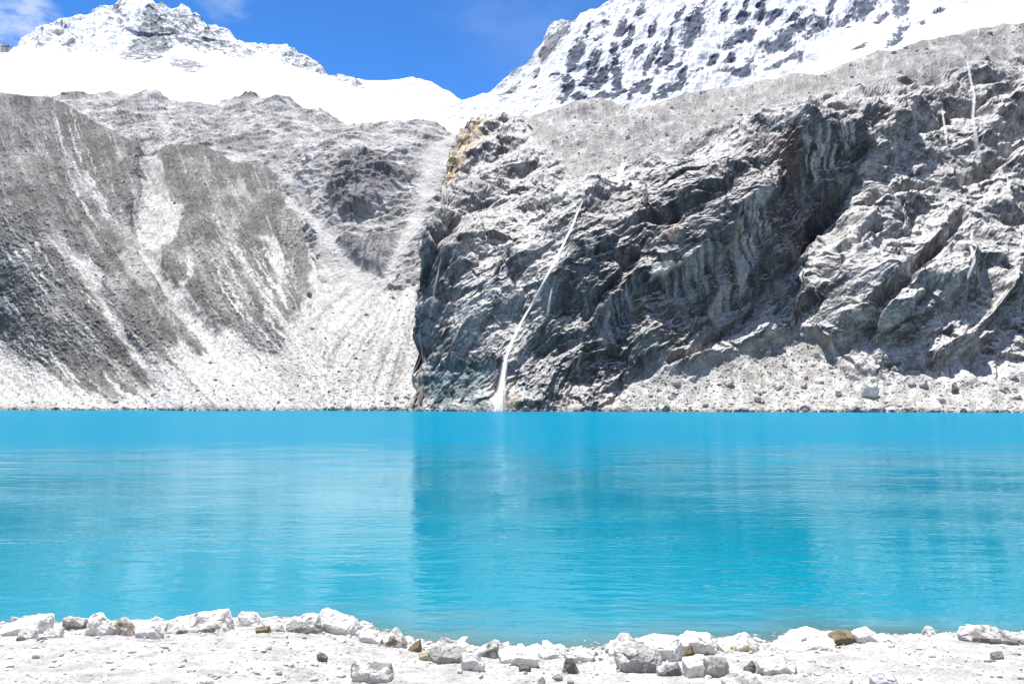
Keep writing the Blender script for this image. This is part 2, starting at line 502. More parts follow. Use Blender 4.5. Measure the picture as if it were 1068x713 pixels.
# ---- pale ice-worn rock between the glacier and the moraine
def ridge():
    top = [(-160, 94), (0, 97), (20, 97), (45, 93), (60, 98), (80, 97), (100, 96), (130, 96), (150, 99), (175, 104), (205, 103), (222, 110), (235, 105), (260, 101), (275, 104),
           (300, 110), (325, 115), (345, 122), (365, 123), (380, 120), (400, 125), (420, 128), (440, 126), (455, 128), (470, 133), (490, 138), (600, 142)]
    ctrl = [(-160, 96, 1280), (0, 98, 1250), (100, 97, 1220), (220, 108, 1130), (330, 117, 1050), (440, 127, 930), (490, 138, 890), (600, 145, 850),
            (-160, 300, 620), (100, 300, 620), (300, 330, 540), (440, 330, 505), (600, 330, 480),
            (300, 180, 815), (380, 165, 790), (385, 232, 655), (440, 200, 690), (460, 260, 600), (200, 160, 900), (380, 275, 600), (100, 180, 860), (600, 220, 640), (340, 150, 870)]
    s = Sheet(top, 335, -160, 600, 1.0, 300, ctrl, (8, 15, -.35))
    P = s.flat
    wx, wy = warp(s, 5, 1 / 50.)
    c1 = sstep(-4, 5, poly(wx, wy, [(346, 205), (352, 188), (362, 176), (378, 168), (398, 176), (412, 182), (418, 195), (405, 210), (390, 222), (370, 234), (350, 230)]))
    c2 = sstep(-4, 5, poly(wx, wy, [(355, 256), (362, 248), (380, 250), (395, 246), (418, 252), (416, 264), (402, 288), (386, 280), (372, 270)]))
    c3 = sstep(-3, 5, poly(wx, wy, [(224, 150), (240, 147), (262, 152), (258, 164), (238, 162)]))
    scree = sstep(-5, 8, poly(wx, wy, [(478, 132), (470, 160), (458, 190), (447, 220), (440, 250), (430, 275), (405, 300), (380, 320), (330, 330), (335, 280), (330, 240), (300, 200), (285, 180), (310, 190), (338, 232), (352, 244),
                                        (418, 248), (428, 222), (436, 190), (440, 165), (455, 145)]))
    q = P / 60.0
    strata = np.stack([q[:, 0] * .55 + q[:, 2] * .3, q[:, 1] * .5, q[:, 2] * 1.9 - q[:, 0] * .5], -1)
    r1 = ridged(strata * .7, 5)
    big = fbm(P / 170.0, 3)
    d = big * 18 + (r1 - .45) * 15 * (1 - scree * .9)
    d += (c1 + c2) * (4 + 4 * ridged(np.stack([q[:, 0] * 3, q[:, 1], q[:, 2] * 1.5], -1), 4))
    s.displace(d); s.renormal(6)
    G = np.stack([s.x, s.y * 1.25, 0 * s.x], -1) * 1.1 + .8 * fbm(P / 20.0, 2)[:, None]
    b, rr = facets(np.stack([G[:, 0] / 14 + G[:, 1] / 16, G[:, 1] / 7 - G[:, 0] / 20, G[:, 2] / 12], -1), .9)
    d2 = ((b + .2) * 3.2 + (ridged(G / 8, 4) - .4) * 1.2) * (1 - scree * .8) + fbm(P / 4.0, 3) * .5
    s.displace(d2)
    dk = np.clip(c1 + c2, 0, 1)
    v = fbm(G / 22 + 7, 5)
    base = mix(np.array([.36, .355, .35]), np.array([.64, .63, .62]), sstep(-.5, .4, v))
    base = mix(base, np.array([.22, .22, .22]), sstep(.1, .55, fbm(P / np.array([25., 40, 12]) + 21, 5)) * .7 * sstep(20, 60, s.slope))
    base = mix(base, np.array([.24, .235, .22]), c3 * .75)
    base = mix(base, np.array([.55, .545, .535]), scree * .85)
    str_ = sstep(-.3, .5, fbm(np.stack([P[:, 0] / 3, P[:, 1] / 20, P[:, 2] / 25], -1), 4))
    base = mix(base, mix(np.array([.10, .10, .115]), np.array([.30, .30, .32]), str_), dk * .85)
    veins = ridged(np.stack([P[:, 0] / 16 + P[:, 2] / 22, P[:, 1] / 40, P[:, 2] / 9 - P[:, 0] / 30], -1), 4)
    base = mix(base, np.array([.26, .26, .265]), sstep(.5, .85, veins) * .6 * (1 - scree))
    base *= (.86 + .28 * rr)[:, None] * (1 + rng.normal(0, .07, (len(P), 1)))
    return s, s.build('rock_ridge', M_RIDGE, base)


# ---- moraine slopes and the scree fan on the left
def moraine():
    top = [(-160, 88), (-60, 96), (0, 99), (30, 103), (55, 105), (75, 114), (100, 128), (125, 142), (143, 150), (152, 157), (160, 161), (170, 153), (190, 149), (215, 151), (226, 160),
           (245, 170), (270, 172), (290, 182), (310, 200), (325, 225), (336, 256), (345, 276), (360, 268), (385, 290), (405, 287), (430, 275), (440, 268), (470, 255), (620, 255)]
    ctrl = [(-200, 428, 425), (0, 428, 402), (150, 428, 388), (300, 428, 372), (450, 428, 352), (620, 428, 345),
            (-200, 445, 340), (0, 445, 330), (200, 445, 322), (450, 445, 310), (620, 445, 305),
            (-160, 92, 900), (0, 100, 850), (60, 107, 820), (145, 151, 770), (100, 260, 565), (0, 260, 590), (-160, 260, 640), (60, 180, 680), (130, 200, 660), (150, 340, 478), (50, 350, 495),
            (158, 180, 740), (165, 240, 640), (190, 300, 545), (215, 340, 492), (250, 380, 432),
            (200, 152, 850), (250, 174, 800), (215, 215, 690), (245, 260, 590), (300, 330, 470), (300, 230, 660), (335, 265, 640),
            (345, 290, 590), (440, 270, 610), (390, 345, 455), (420, 300, 550), (340, 350, 455), (450, 340, 450), (620, 260, 560)]
    s = Sheet(top, 447, -160, 620, .9, 400, ctrl, (8, 6, -.45))
    P = s.flat
    G = np.stack([s.x, s.y * 1.1, 0 * s.x], -1) * .75 + .6 * fbm(P / 15.0, 2)[:, None]
    wx, wy = s.x + 9 * fbm(G / 26, 4), s.y + 9 * fbm(G / 26 + 55.5, 4)
    m = lambda q, a=-3, b=5: sstep(a - 3, b + 5, poly(wx, wy, q))
    m1_ = lambda q: sstep(-5, 3, poly(wx, wy, q))
    S1 = m1_([(150, 162), (166, 160), (172, 190), (178, 208), (193, 212), (184, 242), (170, 262), (168, 270), (171, 284), (184, 297), (200, 310), (219, 336), (245, 349), (275, 364), (330, 395), (330, 440), (150, 440),
            (190, 400), (212, 370), (206, 352), (181, 326), (171, 307), (152, 278), (139, 252), (145, 229), (140, 208), (152, 196), (155, 180)])
    S2 = m([(56, 247), (68, 249), (81, 258), (98, 268), (112, 280), (113, 292), (106, 310), (126, 339), (134, 358), (155, 378), (166, 392), (158, 404), (150, 395), (135, 375), (120, 352), (108, 328), (95, 304), (85, 287), (70, 262)], -4, 7)
    S3 = m([(-200, 320), (0, 356), (32, 375), (65, 397), (113, 407), (156, 405), (160, 382), (176, 375), (186, 352), (215, 375), (330, 390), (330, 440), (-200, 440)], -5, 7)
    S4 = m([(318, 205), (336, 240), (345, 270), (360, 262), (385, 284), (440, 262), (640, 245), (640, 450), (200, 450), (250, 395), (290, 372), (305, 335), (322, 300), (328, 260)], -4, 7)
    S5 = m([(288, 188), (305, 194), (325, 222), (345, 258), (348, 290), (332, 285), (318, 245), (302, 215)], -2, 5)
    S6 = m([(272, 244), (290, 244), (303, 262), (301, 300), (293, 312), (285, 282), (275, 260)], -3, 5)
    S7 = m([(256, 268), (268, 275), (290, 320), (300, 350), (290, 360), (270, 320)], -4, 8) * .6
    S8 = m([(206, 268), (198, 290), (190, 306), (182, 302), (190, 282), (200, 268)], -1, 3)
    S9 = m([(222, 228), (228, 226), (236, 255), (232, 262)], -1, 3) * .8
    gullies = line(wx, wy, [(157, 160), (160, 200), (150, 240), (165, 285), (190, 320), (215, 345)])
    g2 = line(wx, wy, [(62, 250), (100, 280), (110, 315), (140, 365), (165, 400)])
    g3 = line(wx, wy, [(292, 186), (322, 225), (342, 268), (345, 300)])
    pale = np.clip(S1 + S2 + S3 + S4 + S5 + S6 + S7 + S8 + S9, 0, 1)
    isle = np.clip(m([(170, 258), (180, 250), (192, 256), (188, 285), (178, 288)], -1, 3) + m([(172, 322), (188, 330), (215, 358), (212, 366), (192, 350)], -1, 3)
                   + m([(70, 378), (90, 372), (128, 398), (120, 405), (95, 396)], -2, 4) + m([(72, 400), (90, 396), (112, 408), (90, 411)], -2, 4) * .7, 0, 1)
    pale = pale * (1 - isle * .8)

    def flow(x, y):
        th = np.radians(np.interp(y, [90, 200, 330, 430], [82, 62, 48, 38]))
        fx, fy = np.cos(th), np.sin(th)
        tb = np.radians(np.interp(y, [140, 260, 400], [70, 60, 48]))
        wB = sstep(160, 200, x)
        fx = fx * (1 - wB) + np.cos(tb) * wB; fy = fy * (1 - wB) + np.sin(tb) * wB
        wF = sstep(290, 345, x + .25 * (300 - y))
        rx, ry = x - 452, y - 235
        l = np.hypot(rx, ry) + 1
        return fx * (1 - wF) + rx / l * wF, fy * (1 - wF) + np.maximum(ry, 3) / l * wF
    L1 = lic(-170, 630, 80, 450, flow, 34, 3, 1)
    L2 = lic(-170, 630, 80, 450, flow, 55, 4, 4)
    L3 = lic(-170, 630, 80, 450, flow, 12, 5, 0)
    jx, jy = s.x + 2.5 * fbm(P / 9.0, 3), s.y + 2.5 * fbm(P / 9.0 + 40, 3)
    l1, l2, l3 = np.clip(L1(jx, jy), -1.4, 1.4), np.clip(L2(jx, jy), -1.6, 1.6), L3(s.x, s.y)
    soft = sstep(420, 432, s.y)
    d = fbm(P / np.array([110., 200, 110]), 4) * 7 * (1 - pale * .5) - 7 * np.exp(-(gullies / 10) ** 2) - 2 * np.exp(-(g2 / 8) ** 2) - 4 * np.exp(-(g3 / 8) ** 2)
    d = d * (1 - .6 * soft)
    s.displace(d); s.renormal(5)
    d2 = (l2 * .10 + l1 * .07) * (1 - .8 * pale) * (1 - soft) + l1 * .1
    b, e, rr = blocks(G / 2.6, .8)
    rough = ridged(G / 9, 4) - .4
    d2 += (1 - pale * .7) * (rough * .85 + b * .6) + pale * (b * .16) + fbm(G / 2.0, 3) * .16
    s.displace(d2 * (1 - soft * .6))
    v = fbm(G / 20 + 4, 5)
    dark = mix(np.array([.125, .124, .122]), np.array([.26, .259, .255]), sstep(-.5, .6, v * .8 + l2 * .18 + l1 * .05))
    spec = sstep(.5, 1.6, l3 * .8 + .5 * v + .5 * fbm(G / 3, 3)) * .6
    dark = mix(dark, np.array([.52, .515, .5]), spec)
    dark = mix(dark, np.array([.40, .395, .385]), sstep(.15, .6, fbm(G / 40 + 90, 4) + .28 * l2) * .75)
    pl = mix(np.array([.42, .416, .408]), np.array([.58, .574, .562]), sstep(-1.1, 1.0, l1 * .6 + v * .9))
    pl = mix(pl, np.array([.33, .325, .315]), sstep(.6, 1.6, l3 + .8 * fbm(P / 15.0 + 60, 4)) * .6)
    rills = np.clip(m([(215, 255), (300, 250), (302, 345), (275, 362), (230, 330)]) + m([(-100, 310), (20, 345), (70, 350), (150, 400), (100, 412), (30, 378), (-100, 350)]) + .8 * m([(0, 250), (60, 255), (110, 330), (60, 350), (-60, 300)]) + .6 * m([(60, 105), (100, 130), (120, 230), (80, 230), (50, 160)]), 0, 1)
    pale = np.maximum(pale, rills * sstep(.2, 1.2, l1 + .5 * l2) * .8)
    t = sstep(.15, .85, pale + (.22 * l1 + .12 * l2 + .08 * l3) * sstep(-.2, .5, pale) + .04 * l1)
    col = mix(dark, pl, t)
    col *= (.8 + .4 * rr)[:, None] * np.exp(rng.normal(0, .2, (len(P), 1)))
    wet = sstep(2.2, .3, P[:, 2] + .8 * fbm(P / 8.0, 2))
    col *= (1 - .45 * wet)[:, None]
    s.pale = pale
    return s, s.build('moraine_slope', M_SLOPE, col)


# ---- the dark cliff with the waterfall, the boulder slope above and the talus below
def cliff():
    top = [(434, 432), (437, 408), (439, 385), (441, 302), (445, 262), (452, 234), (460, 207), (465, 182), (469, 158), (479, 141), (490, 128), (502, 119), (515, 122), (530, 119), (550, 116), (575, 112),
           (600, 109), (625, 107), (645, 109), (665, 111), (685, 107), (710, 100), (750, 92), (790, 86), (830, 80), (860, 74), (900, 63), (940, 54), (980, 43), (1020, 33), (1068, 23), (1200, 0)]
    ctrl = [(426, 430, 334), (520, 430, 320), (620, 430, 316), (700, 430, 308), (800, 430, 298), (900, 430, 288), (1068, 430, 276), (1230, 430, 272),
            (426, 446, 310), (620, 446, 296), (800, 446, 270), (1068, 446, 250), (1230, 446, 248),
            (470, 350, 355), (450, 250, 384), (436, 330, 378), (470, 160, 480), (502, 121, 610), (530, 300, 364), (500, 220, 425), (520, 380, 336), (560, 200, 430), (600, 130, 530), (545, 150, 525),
            (600, 380, 333), (612, 213, 378), (640, 330, 347), (640, 190, 425), (700, 168, 405), (760, 152, 406), (720, 300, 356), (720, 230, 366), (770, 250, 366), (660, 260, 362), (790, 200, 378),
            (640, 415, 330), (700, 383, 331), (740, 376, 336), (770, 345, 349), (830, 350, 352), (870, 380, 331), (800, 400, 322), (950, 400, 308), (1068, 390, 306),
            (822, 150, 402), (855, 195, 404), (880, 150, 417), (900, 118, 416), (835, 128, 404), (860, 250, 392), (815, 300, 366),
            (880, 260, 358), (930, 250, 362), (960, 180, 412), (1000, 180, 425), (1068, 110, 490), (1000, 300, 336), (900, 330, 330), (940, 330, 322), (1068, 250, 372), (980, 110, 475), (920, 200, 396), (1068, 180, 425),
            (700, 104, 520), (790, 88, 525), (860, 77, 535), (950, 53, 565), (1068, 25, 610), (1230, -5, 650), (640, 111, 560), (900, 90, 480), (750, 125, 455), (680, 135, 458), (1230, 200, 410), (1000, 70, 520)]
    s = Sheet(top, 448, 434, 1200, .8, 520, ctrl, (8, 7, -.4))
    z = s.flat[:, 2]
    s.flat[:, 0] += (6 * fbm(np.stack([0 * z + 3, s.flat[:, 1] / 30, z / 16], -1), 4) - .5) * np.exp(-(s.x - 434) / 28)      # broken left corner
    s.P = s.flat.reshape(s.shape + (3,)); s.nf = s.body_normals().reshape(-1, 3)
    P = s.flat
    wx, wy = warp(s, 7, 1 / 18.)
    m = lambda q, a=-3, b=5: sstep(a, b, poly(wx, wy, q))
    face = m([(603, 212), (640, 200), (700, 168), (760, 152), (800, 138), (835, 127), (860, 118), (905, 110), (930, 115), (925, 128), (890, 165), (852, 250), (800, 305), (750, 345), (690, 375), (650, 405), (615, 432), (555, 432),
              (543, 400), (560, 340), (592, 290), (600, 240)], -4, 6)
    upper = m([(600, 195), (640, 185), (700, 155), (760, 138), (830, 112), (900, 98), (960, 92), (1040, 70), (1250, 40), (1250, -60), (560, 60), (520, 118), (560, 150)], -6, 14)
    talus = m([(615, 432), (650, 408), (700, 386), (740, 378), (780, 362), (830, 345), (860, 352), (880, 380), (920, 392), (960, 386), (1000, 398), (1068, 392), (1250, 380), (1250, 460), (600, 460)], -3, 7)
    fine = m([(690, 130), (720, 108), (800, 92), (880, 76), (960, 55), (980, 62), (900, 90), (840, 108), (760, 132)], -5, 12)
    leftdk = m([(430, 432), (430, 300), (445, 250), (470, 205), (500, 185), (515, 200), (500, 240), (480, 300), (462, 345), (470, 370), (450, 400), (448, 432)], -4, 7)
    teal = m([(446, 432), (446, 400), (462, 385), (490, 368), (512, 385), (508, 405), (514, 432)], -4, 6)
    teal2 = m([(536, 430), (548, 380), (565, 345), (590, 330), (600, 360), (590, 400), (580, 430)], -4, 7)
    alcove = m([(815, 135), (840, 126), (905, 110), (930, 116), (890, 160), (868, 215), (850, 255), (838, 245), (828, 195)], -3, 5)
    maroon = np.clip(m([(806, 140), (836, 132), (838, 200), (845, 245), (825, 220)], -2, 4) + m([(690, 330), (712, 320), (720, 345), (700, 372), (688, 360)], -3, 5) * .7
                     + m([(655, 325), (682, 318), (680, 345), (662, 350)], -3, 5) * .6 + m([(690, 222), (712, 218), (706, 245), (694, 250)], -2, 4) * .5, 0, 1)
    bluegrey = np.clip(m([(838, 138), (880, 122), (905, 116), (890, 150), (860, 185), (846, 200)], -2, 4) + m([(770, 210), (790, 190), (800, 240), (785, 300), (755, 340), (742, 330), (760, 270)], -3, 6) * .9
                       + m([(700, 270), (740, 255), (750, 300), (720, 320), (690, 310)], -3, 6) * .6 + m([(604, 220), (625, 215), (632, 250), (610, 268)], -3, 5) * .6 + m([(590, 355), (615, 350), (610, 385), (592, 390)], -3, 6) * .8
                       + m([(640, 300), (665, 290), (655, 330), (640, 360), (625, 350)], -3, 6) * .6, 0, 1)
    ochre = m([(456, 192), (464, 162), (484, 136), (508, 122), (508, 138), (488, 162), (472, 190)], -2, 4)
    ochre2 = np.clip(m([(1040, 30), (1068, 26), (1150, 20), (1150, 60), (1060, 62), (1050, 45)], -4, 8) * .35 + m([(1050, 260), (1090, 240), (1090, 300), (1052, 320)], -4, 8) * .35 + m([(524, 400), (545, 395), (545, 432), (522, 432)], -2, 5) * .5, 0, 1)
    peach = m([(691, 250), (699, 242), (708, 247), (709, 255), (695, 255)], -1, 2)
    slab = m([(668, 297), (678, 285), (700, 276), (716, 274), (712, 284), (690, 296)], -1, 3)
    # geometry: beds dip from upper right to lower left
    dipa = np.radians(np.interp(s.x + .2 * (s.y - 250), [450, 580, 700, 900, 1100], [56, 52, 37, 40, 36]))
    X0, Z0 = P[:, 0] - 40, P[:, 2] - 70
    ux = X0 * np.cos(dipa) + Z0 * np.sin(dipa)
    uz = -X0 * np.sin(dipa) + Z0 * np.cos(dipa)
    bedw = fbm(P / 45.0 + 12, 3) * 9
    right = sstep(800, 880, s.x + .6 * (s.y - 260))
    B = np.stack([ux / 60, P[:, 1] / 50, (uz + bedw) / 17], -1)
    beds = ridged(B, 4)
    ribs = ridged(np.stack([ux / 95, P[:, 1] / 90, (uz + bedw * 1.6) / 34], -1) + 5, 3)
    vert = facets(np.stack([P[:, 0] / 13 + P[:, 2] / 90, P[:, 1] / 16, P[:, 2] / 34], -1) + 3, 1.0)[0] + .65
    hard = (1 - talus) * (1 - upper * .9)
    soft = sstep(424, 434, s.y)
    def saw(f, k=.36):
        f = f - np.floor(f)
        return np.where(f < k, f / k, (1 - f) / (1 - k))
    _, e0, r0 = blocks(np.stack([ux / 34, P[:, 1] / 40, uz / 20], -1) + .3 * fbm(P / 30.0 + 3, 2)[:, None], 1.0)
    m1 = sstep(-.5, .5, fbm(P / 40.0 + 61, 3)); m2 = sstep(-.5, .4, fbm(P / 18.0 + 81, 3))
    ph = uz + bedw + fbm(P / 14.0 + 2, 3) * 2.0
    d = fbm(P / 55.0, 3) * 6 * (1 - talus)
    d += hard * (saw(ph / 25 + .4 * r0) * 5 * (.3 + m1) + (ribs - .4) * 8 * right * m1 + face * (vert - .45) * 1.2)
    d += -1.5 * alcove + 2.5 * slab
    lip = np.exp(-((poly(wx, wy, [(600, 195), (640, 190), (700, 160), (760, 145), (830, 118), (900, 104), (935, 108), (935, 60), (600, 60)]) + 1) / 6) ** 2)
    d += lip * 1.2 * sstep(590, 620, s.x) * sstep(960, 930, s.x)
    # clefts seen as dark slanting lines
    for Lq, wd, dp in (([(700, 378), (770, 340), (806, 302), (850, 250), (880, 190), (905, 150)], 4, 6), ([(880, 370), (905, 345), (930, 300), (945, 285), (985, 250), (1000, 230)], 5, 8),
                       ([(1000, 190), (1040, 172), (1068, 155), (1120, 130)], 5, 8), ([(862, 285), (880, 262), (915, 240)], 4, 5), ([(930, 345), (950, 330), (970, 300)], 4, 4),
                       ([(900, 225), (930, 205), (970, 190)], 3, 5), ([(950, 140), (1000, 120), (1060, 95)], 4, 4), ([(440, 300), (455, 270), (470, 235)], 4, 5),
                       ([(610, 330), (640, 300), (665, 262)], 4, 4), ([(625, 260), (660, 240), (700, 225)], 4, 4), ([(1020, 350), (1045, 320), (1068, 300), (1110, 280)], 5, 6)):
        d += -dp * np.exp(-(line(wx, wy, Lq) / wd) ** 2)
    s.displace(d * (1 - .6 * soft)); s.renormal(7)
    P1 = s.flat
    sw = .15 * fbm(P / 9.0, 2)[:, None]
    b0, r0f = facets(np.stack([ux / 19, P[:, 1] / 15, (uz + bedw) / 8.5], -1) + sw, .9)
    b1, r1 = facets(np.stack([ux / 7.5, P[:, 1] / 6.5, (uz + bedw) / 3.4], -1) + 4 + sw, .9)
    b3, r3 = facets(np.stack([ux / 1.7, P[:, 1] / 1.6, uz / 1.0], -1) + 29, .9)
    b2, r2 = facets(np.stack([ux / 2.6, P[:, 1] / 2.4, (uz + bedw) / 1.4], -1) + 9, .9)
    d2 = hard * ((b0 + .2) * 4.6 - (b1 + .2) * 2.3 + (b2 + .2) * 1.1 - (b3 + .2) * .6)
    G = np.stack([s.x, s.y * 1.2, 0 * s.x], -1) * .55 + .5 * fbm(P / 15.0, 2)[:, None]
    bs, rs = facets(G / 2.4, .9)
    d2 += (1 - hard) * (bs * .45 + (ridged(G / 11 + 4, 4) - .4) * 1.1) + fbm(P / 1.6, 2) * .15
    s.displace(d2 * (1 - .6 * soft))
    # rock colours
    v = fbm(P / np.array([14., 14, 10]) + 2, 5)
    vb = fbm(np.stack([ux / 22, P[:, 1] / 20, uz / 4.5], -1) + 8, 5)
    bare = mix(np.array([.11, .108, .108]), np.array([.34, .333, .328]), sstep(-.45, .45, v * .7 + vb * .7))
    crk = ridged(np.stack([ux / 13, P[:, 1] / 14, (uz + bedw) / 2.6], -1) + 3, 4)
    bare = bare * (.72 + .56 * r1)[:, None] * (.85 + .3 * r0f)[:, None] * 1.12
    bare = mix(bare, np.array([.07, .07, .072]), sstep(.55, .8, crk) * .4)
    vein = ridged(np.stack([ux / 9, P[:, 1] / 12, (uz + bedw) / 1.9], -1) + 13, 3)
    bare = mix(bare, np.array([.56, .55, .54]), sstep(.66, .9, vein) * .4)
    # dust and grit lie on the gentler ledges
    dust = sstep(65, 46, s.slope + 9 * v + 9 * fbm(P / 4.0 + 15, 3))
    bare = mix(bare, np.array([.53, .522, .51]), dust * .88)
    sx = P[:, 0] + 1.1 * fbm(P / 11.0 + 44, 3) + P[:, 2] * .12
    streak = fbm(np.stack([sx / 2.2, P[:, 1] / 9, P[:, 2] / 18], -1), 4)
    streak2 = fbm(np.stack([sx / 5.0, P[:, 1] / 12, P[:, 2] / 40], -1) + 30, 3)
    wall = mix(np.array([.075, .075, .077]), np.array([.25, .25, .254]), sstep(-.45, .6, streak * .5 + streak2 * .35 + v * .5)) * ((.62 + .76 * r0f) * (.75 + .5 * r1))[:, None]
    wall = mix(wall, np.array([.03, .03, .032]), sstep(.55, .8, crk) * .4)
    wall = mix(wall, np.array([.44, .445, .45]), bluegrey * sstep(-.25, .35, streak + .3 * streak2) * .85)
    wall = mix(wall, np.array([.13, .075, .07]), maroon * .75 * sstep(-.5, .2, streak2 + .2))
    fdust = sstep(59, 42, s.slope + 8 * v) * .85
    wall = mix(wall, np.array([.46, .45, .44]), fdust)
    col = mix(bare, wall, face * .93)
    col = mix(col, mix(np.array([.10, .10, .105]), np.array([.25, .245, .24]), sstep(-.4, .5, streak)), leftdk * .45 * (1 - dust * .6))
    tl = mix(np.array([.03, .075, .085]), np.array([.08, .17, .18]), sstep(-.4, .5, v + streak * .5))
    col = mix(col, tl, np.clip(teal + teal2 * .15, 0, 1) * .6 * (1 - sstep(45, 25, s.slope) * .6))
    col = mix(col, np.array([.50, .39, .23]), ochre * .8 * sstep(-.7, .1, v))
    col = mix(col, np.array([.42, .33, .2]), ochre2 * sstep(-.3, .3, v))
    col = mix(col, np.array([.50, .36, .30]), peach * .8)
    col = mix(col, np.array([.58, .56, .53]), slab * .8)
    ylw = np.clip(np.exp(-(line(wx, wy, [(768, 230), (766, 290)]) / 3) ** 2) + np.exp(-(line(wx, wy, [(657, 322), (680, 316)]) / 3) ** 2), 0, 1)
    col = mix(col, np.array([.36, .33, .20]), ylw * .45)
    up = mix(np.array([.30, .295, .29]), np.array([.50, .49, .48]), sstep(-.5, .5, fbm(G / 8.0 + 70, 5) + .25 * (rs - .5)))
    up = mix(up, np.array([.35, .345, .335]), fine * .6) * .72
    tal = mix(np.array([.34, .33, .315]), np.array([.56, .55, .53]), sstep(-.5, .5, fbm(G / 7.0 + 50, 5)))
    tal = tal * .84
    brush = sstep(.1, .5, fbm(P / 12.0 + 33, 4)) * m([(730, 385), (790, 350), (850, 345), (900, 385), (860, 405), (760, 400)], -5, 12)
    tal = mix(tal, np.array([.22, .22, .19]), brush * .7)
    col = mix(col, up, upper * .9)
    col = mix(col, tal, talus * .95)
    col *= ((.84 + .32 * r2) * (1 - upper - talus).clip(0, 1) + (.8 + .4 * rs) * np.clip(upper + talus, 0, 1))[:, None]
    col *= np.exp(rng.normal(0, .17, (len(P), 1))) * (.85 + .3 * r3)[:, None]
    wet = sstep(1.8, .3, P[:, 2] + .8 * fbm(P / 8.0, 2))
    col *= (1 - .4 * wet)[:, None]
    s.talus = talus; s.upper = upper
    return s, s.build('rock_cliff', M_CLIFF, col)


far_left(); far_right()
SR, _ = ridge()
SM, _ = moraine()
SC, _ = cliff()
print('terrain', round(time.time() - T0, 1))

# ------------------------------------------------------------------ near shore, lake bed and the ground under everything
EDGE = np.array([(-400, 656), (-100, 654), (0, 653), (100, 653), (180, 651), (240, 646), (300, 648), (340, 648), (380, 656), (430, 670), (480, 675), (560, 679), (640, 677), (700, 671), (760, 670), (800, 672), (830, 666), (860, 663), (940, 663), (1000, 662), (1068, 662), (1450, 664)], float)
_d = ray(EDGE[:, 0], EDGE[:, 1]); _t = -3.0 / _d[:, 2]
EX, EY = _d[:, 0] * _t, _d[:, 1] * _t


def edge_y(x):
    return np.interp(x, EX, EY)


def bank(x, y):
    """height of the near shore and lake bed, before fine relief"""
    s = edge_y(x) - y
    land = np.interp(s, [0, .25, .8, 3, 10, 40, 90, 300, 900, 6000], [0, .10, .24, .56, 1.4, 4.0, 14, 130, 520, 1500])
    bed = np.interp(-s, [0, .6, 2, 6, 30, 6000], [0, -.05, -.19, -1.4, -14, -16]) * np.interp(x, [-4.5, -1.6, 1.5, 3, 4.2, 6], [4, 1, 1.1, 1.0, .9, 2])
    return np.where(s > 0, land, bed)


def axis(lo, hi, a, b, step, grow=1.35):
    mid = list(np.arange(a, b, step))
    st = step; r = mid[-1]
    R = []
    while r < hi:
        st *= grow; r += st; R.append(r)
    st = step; r = a; Lq = []
    while r > lo:
        st *= grow; r -= st; Lq.append(r)
    return np.array(Lq[::-1] + mid + R)


gx = axis(-5000, 5000, -9.0, 9.0, .024)
gy = axis(-3000, 5000, 5.4, 11.5, .020)
GX, GY = np.meshgrid(gx, gy)
gp = np.stack([GX.ravel(), GY.ravel(), np.zeros(GX.size)], -1)
near = (np.abs(gp[:, 0]) < 12) & (gp[:, 1] > 3) & (gp[:, 1] < 16)
gz = bank(gp[:, 0], gp[:, 1])
q = gp[near]


def relief(q):
    return fbm(q / 1.1, 4) * .05 + np.maximum(fbm(q / .22 + 5, 4), -.2) * .016


rl = relief(q)
bq, eq, rq = blocks(q / np.array([.075, .06, .06]) + 40, .5)
bq2, eq2, rq2 = blocks(q / np.array([.032, .026, .03]) + 10, .5)
lumpy = sstep(-.1, .5, fbm(q / .5 + 77, 4))
gz += .55 * np.maximum(np.abs(gp[:, 0]) - 420, 0) * (gp[:, 1] < 420) * np.clip((np.abs(gp[:, 0]) - 420) / 100, 0, 1) * (np.abs(gp[:, 0]) < 2500) + 1100 * (np.abs(gp[:, 0]) >= 2500) * (gp[:, 1] < 420)   # the sides of the valley
gz[near] += rl + bq * .012 * lumpy + bq2 * .009 + fbm(q / .02, 2) * .0015
gcol = np.full((len(gp), 3), .42)
v = fbm(q / .35 + 9, 5)
c = mix(np.array([.47, .465, .455]), np.array([.63, .625, .61]), sstep(-.5, .35, v))
c *= (.9 + .2 * rq2)[:, None]
c = mix(c, np.array([.26, .25, .24]), (rq2 > .955) * .6)
wet = sstep(.05, -.03, gz[near])
c = mix(c, np.array([.40, .385, .32]), wet * .8)
gcol[near] = c
gcol[gz < -.3] = (.36, .36, .31)
gp[:, 2] = gz
struct(mesh_np('ground', gp, grid_faces(*GX.shape), M_GROUND, gcol, False))

# ------------------------------------------------------------------ the lake
wxs = axis(-900, 900, -10, 10, .12, 1.3)
wys = axis(3.0, 560, 8.2, 14, .08, 1.12)
WX, WY = np.meshgrid(wxs, wys)
wp = np.stack([WX.ravel(), WY.ravel(), np.zeros(WX.size)], -1)
wdepth = -bank(wp[:, 0], wp[:, 1])


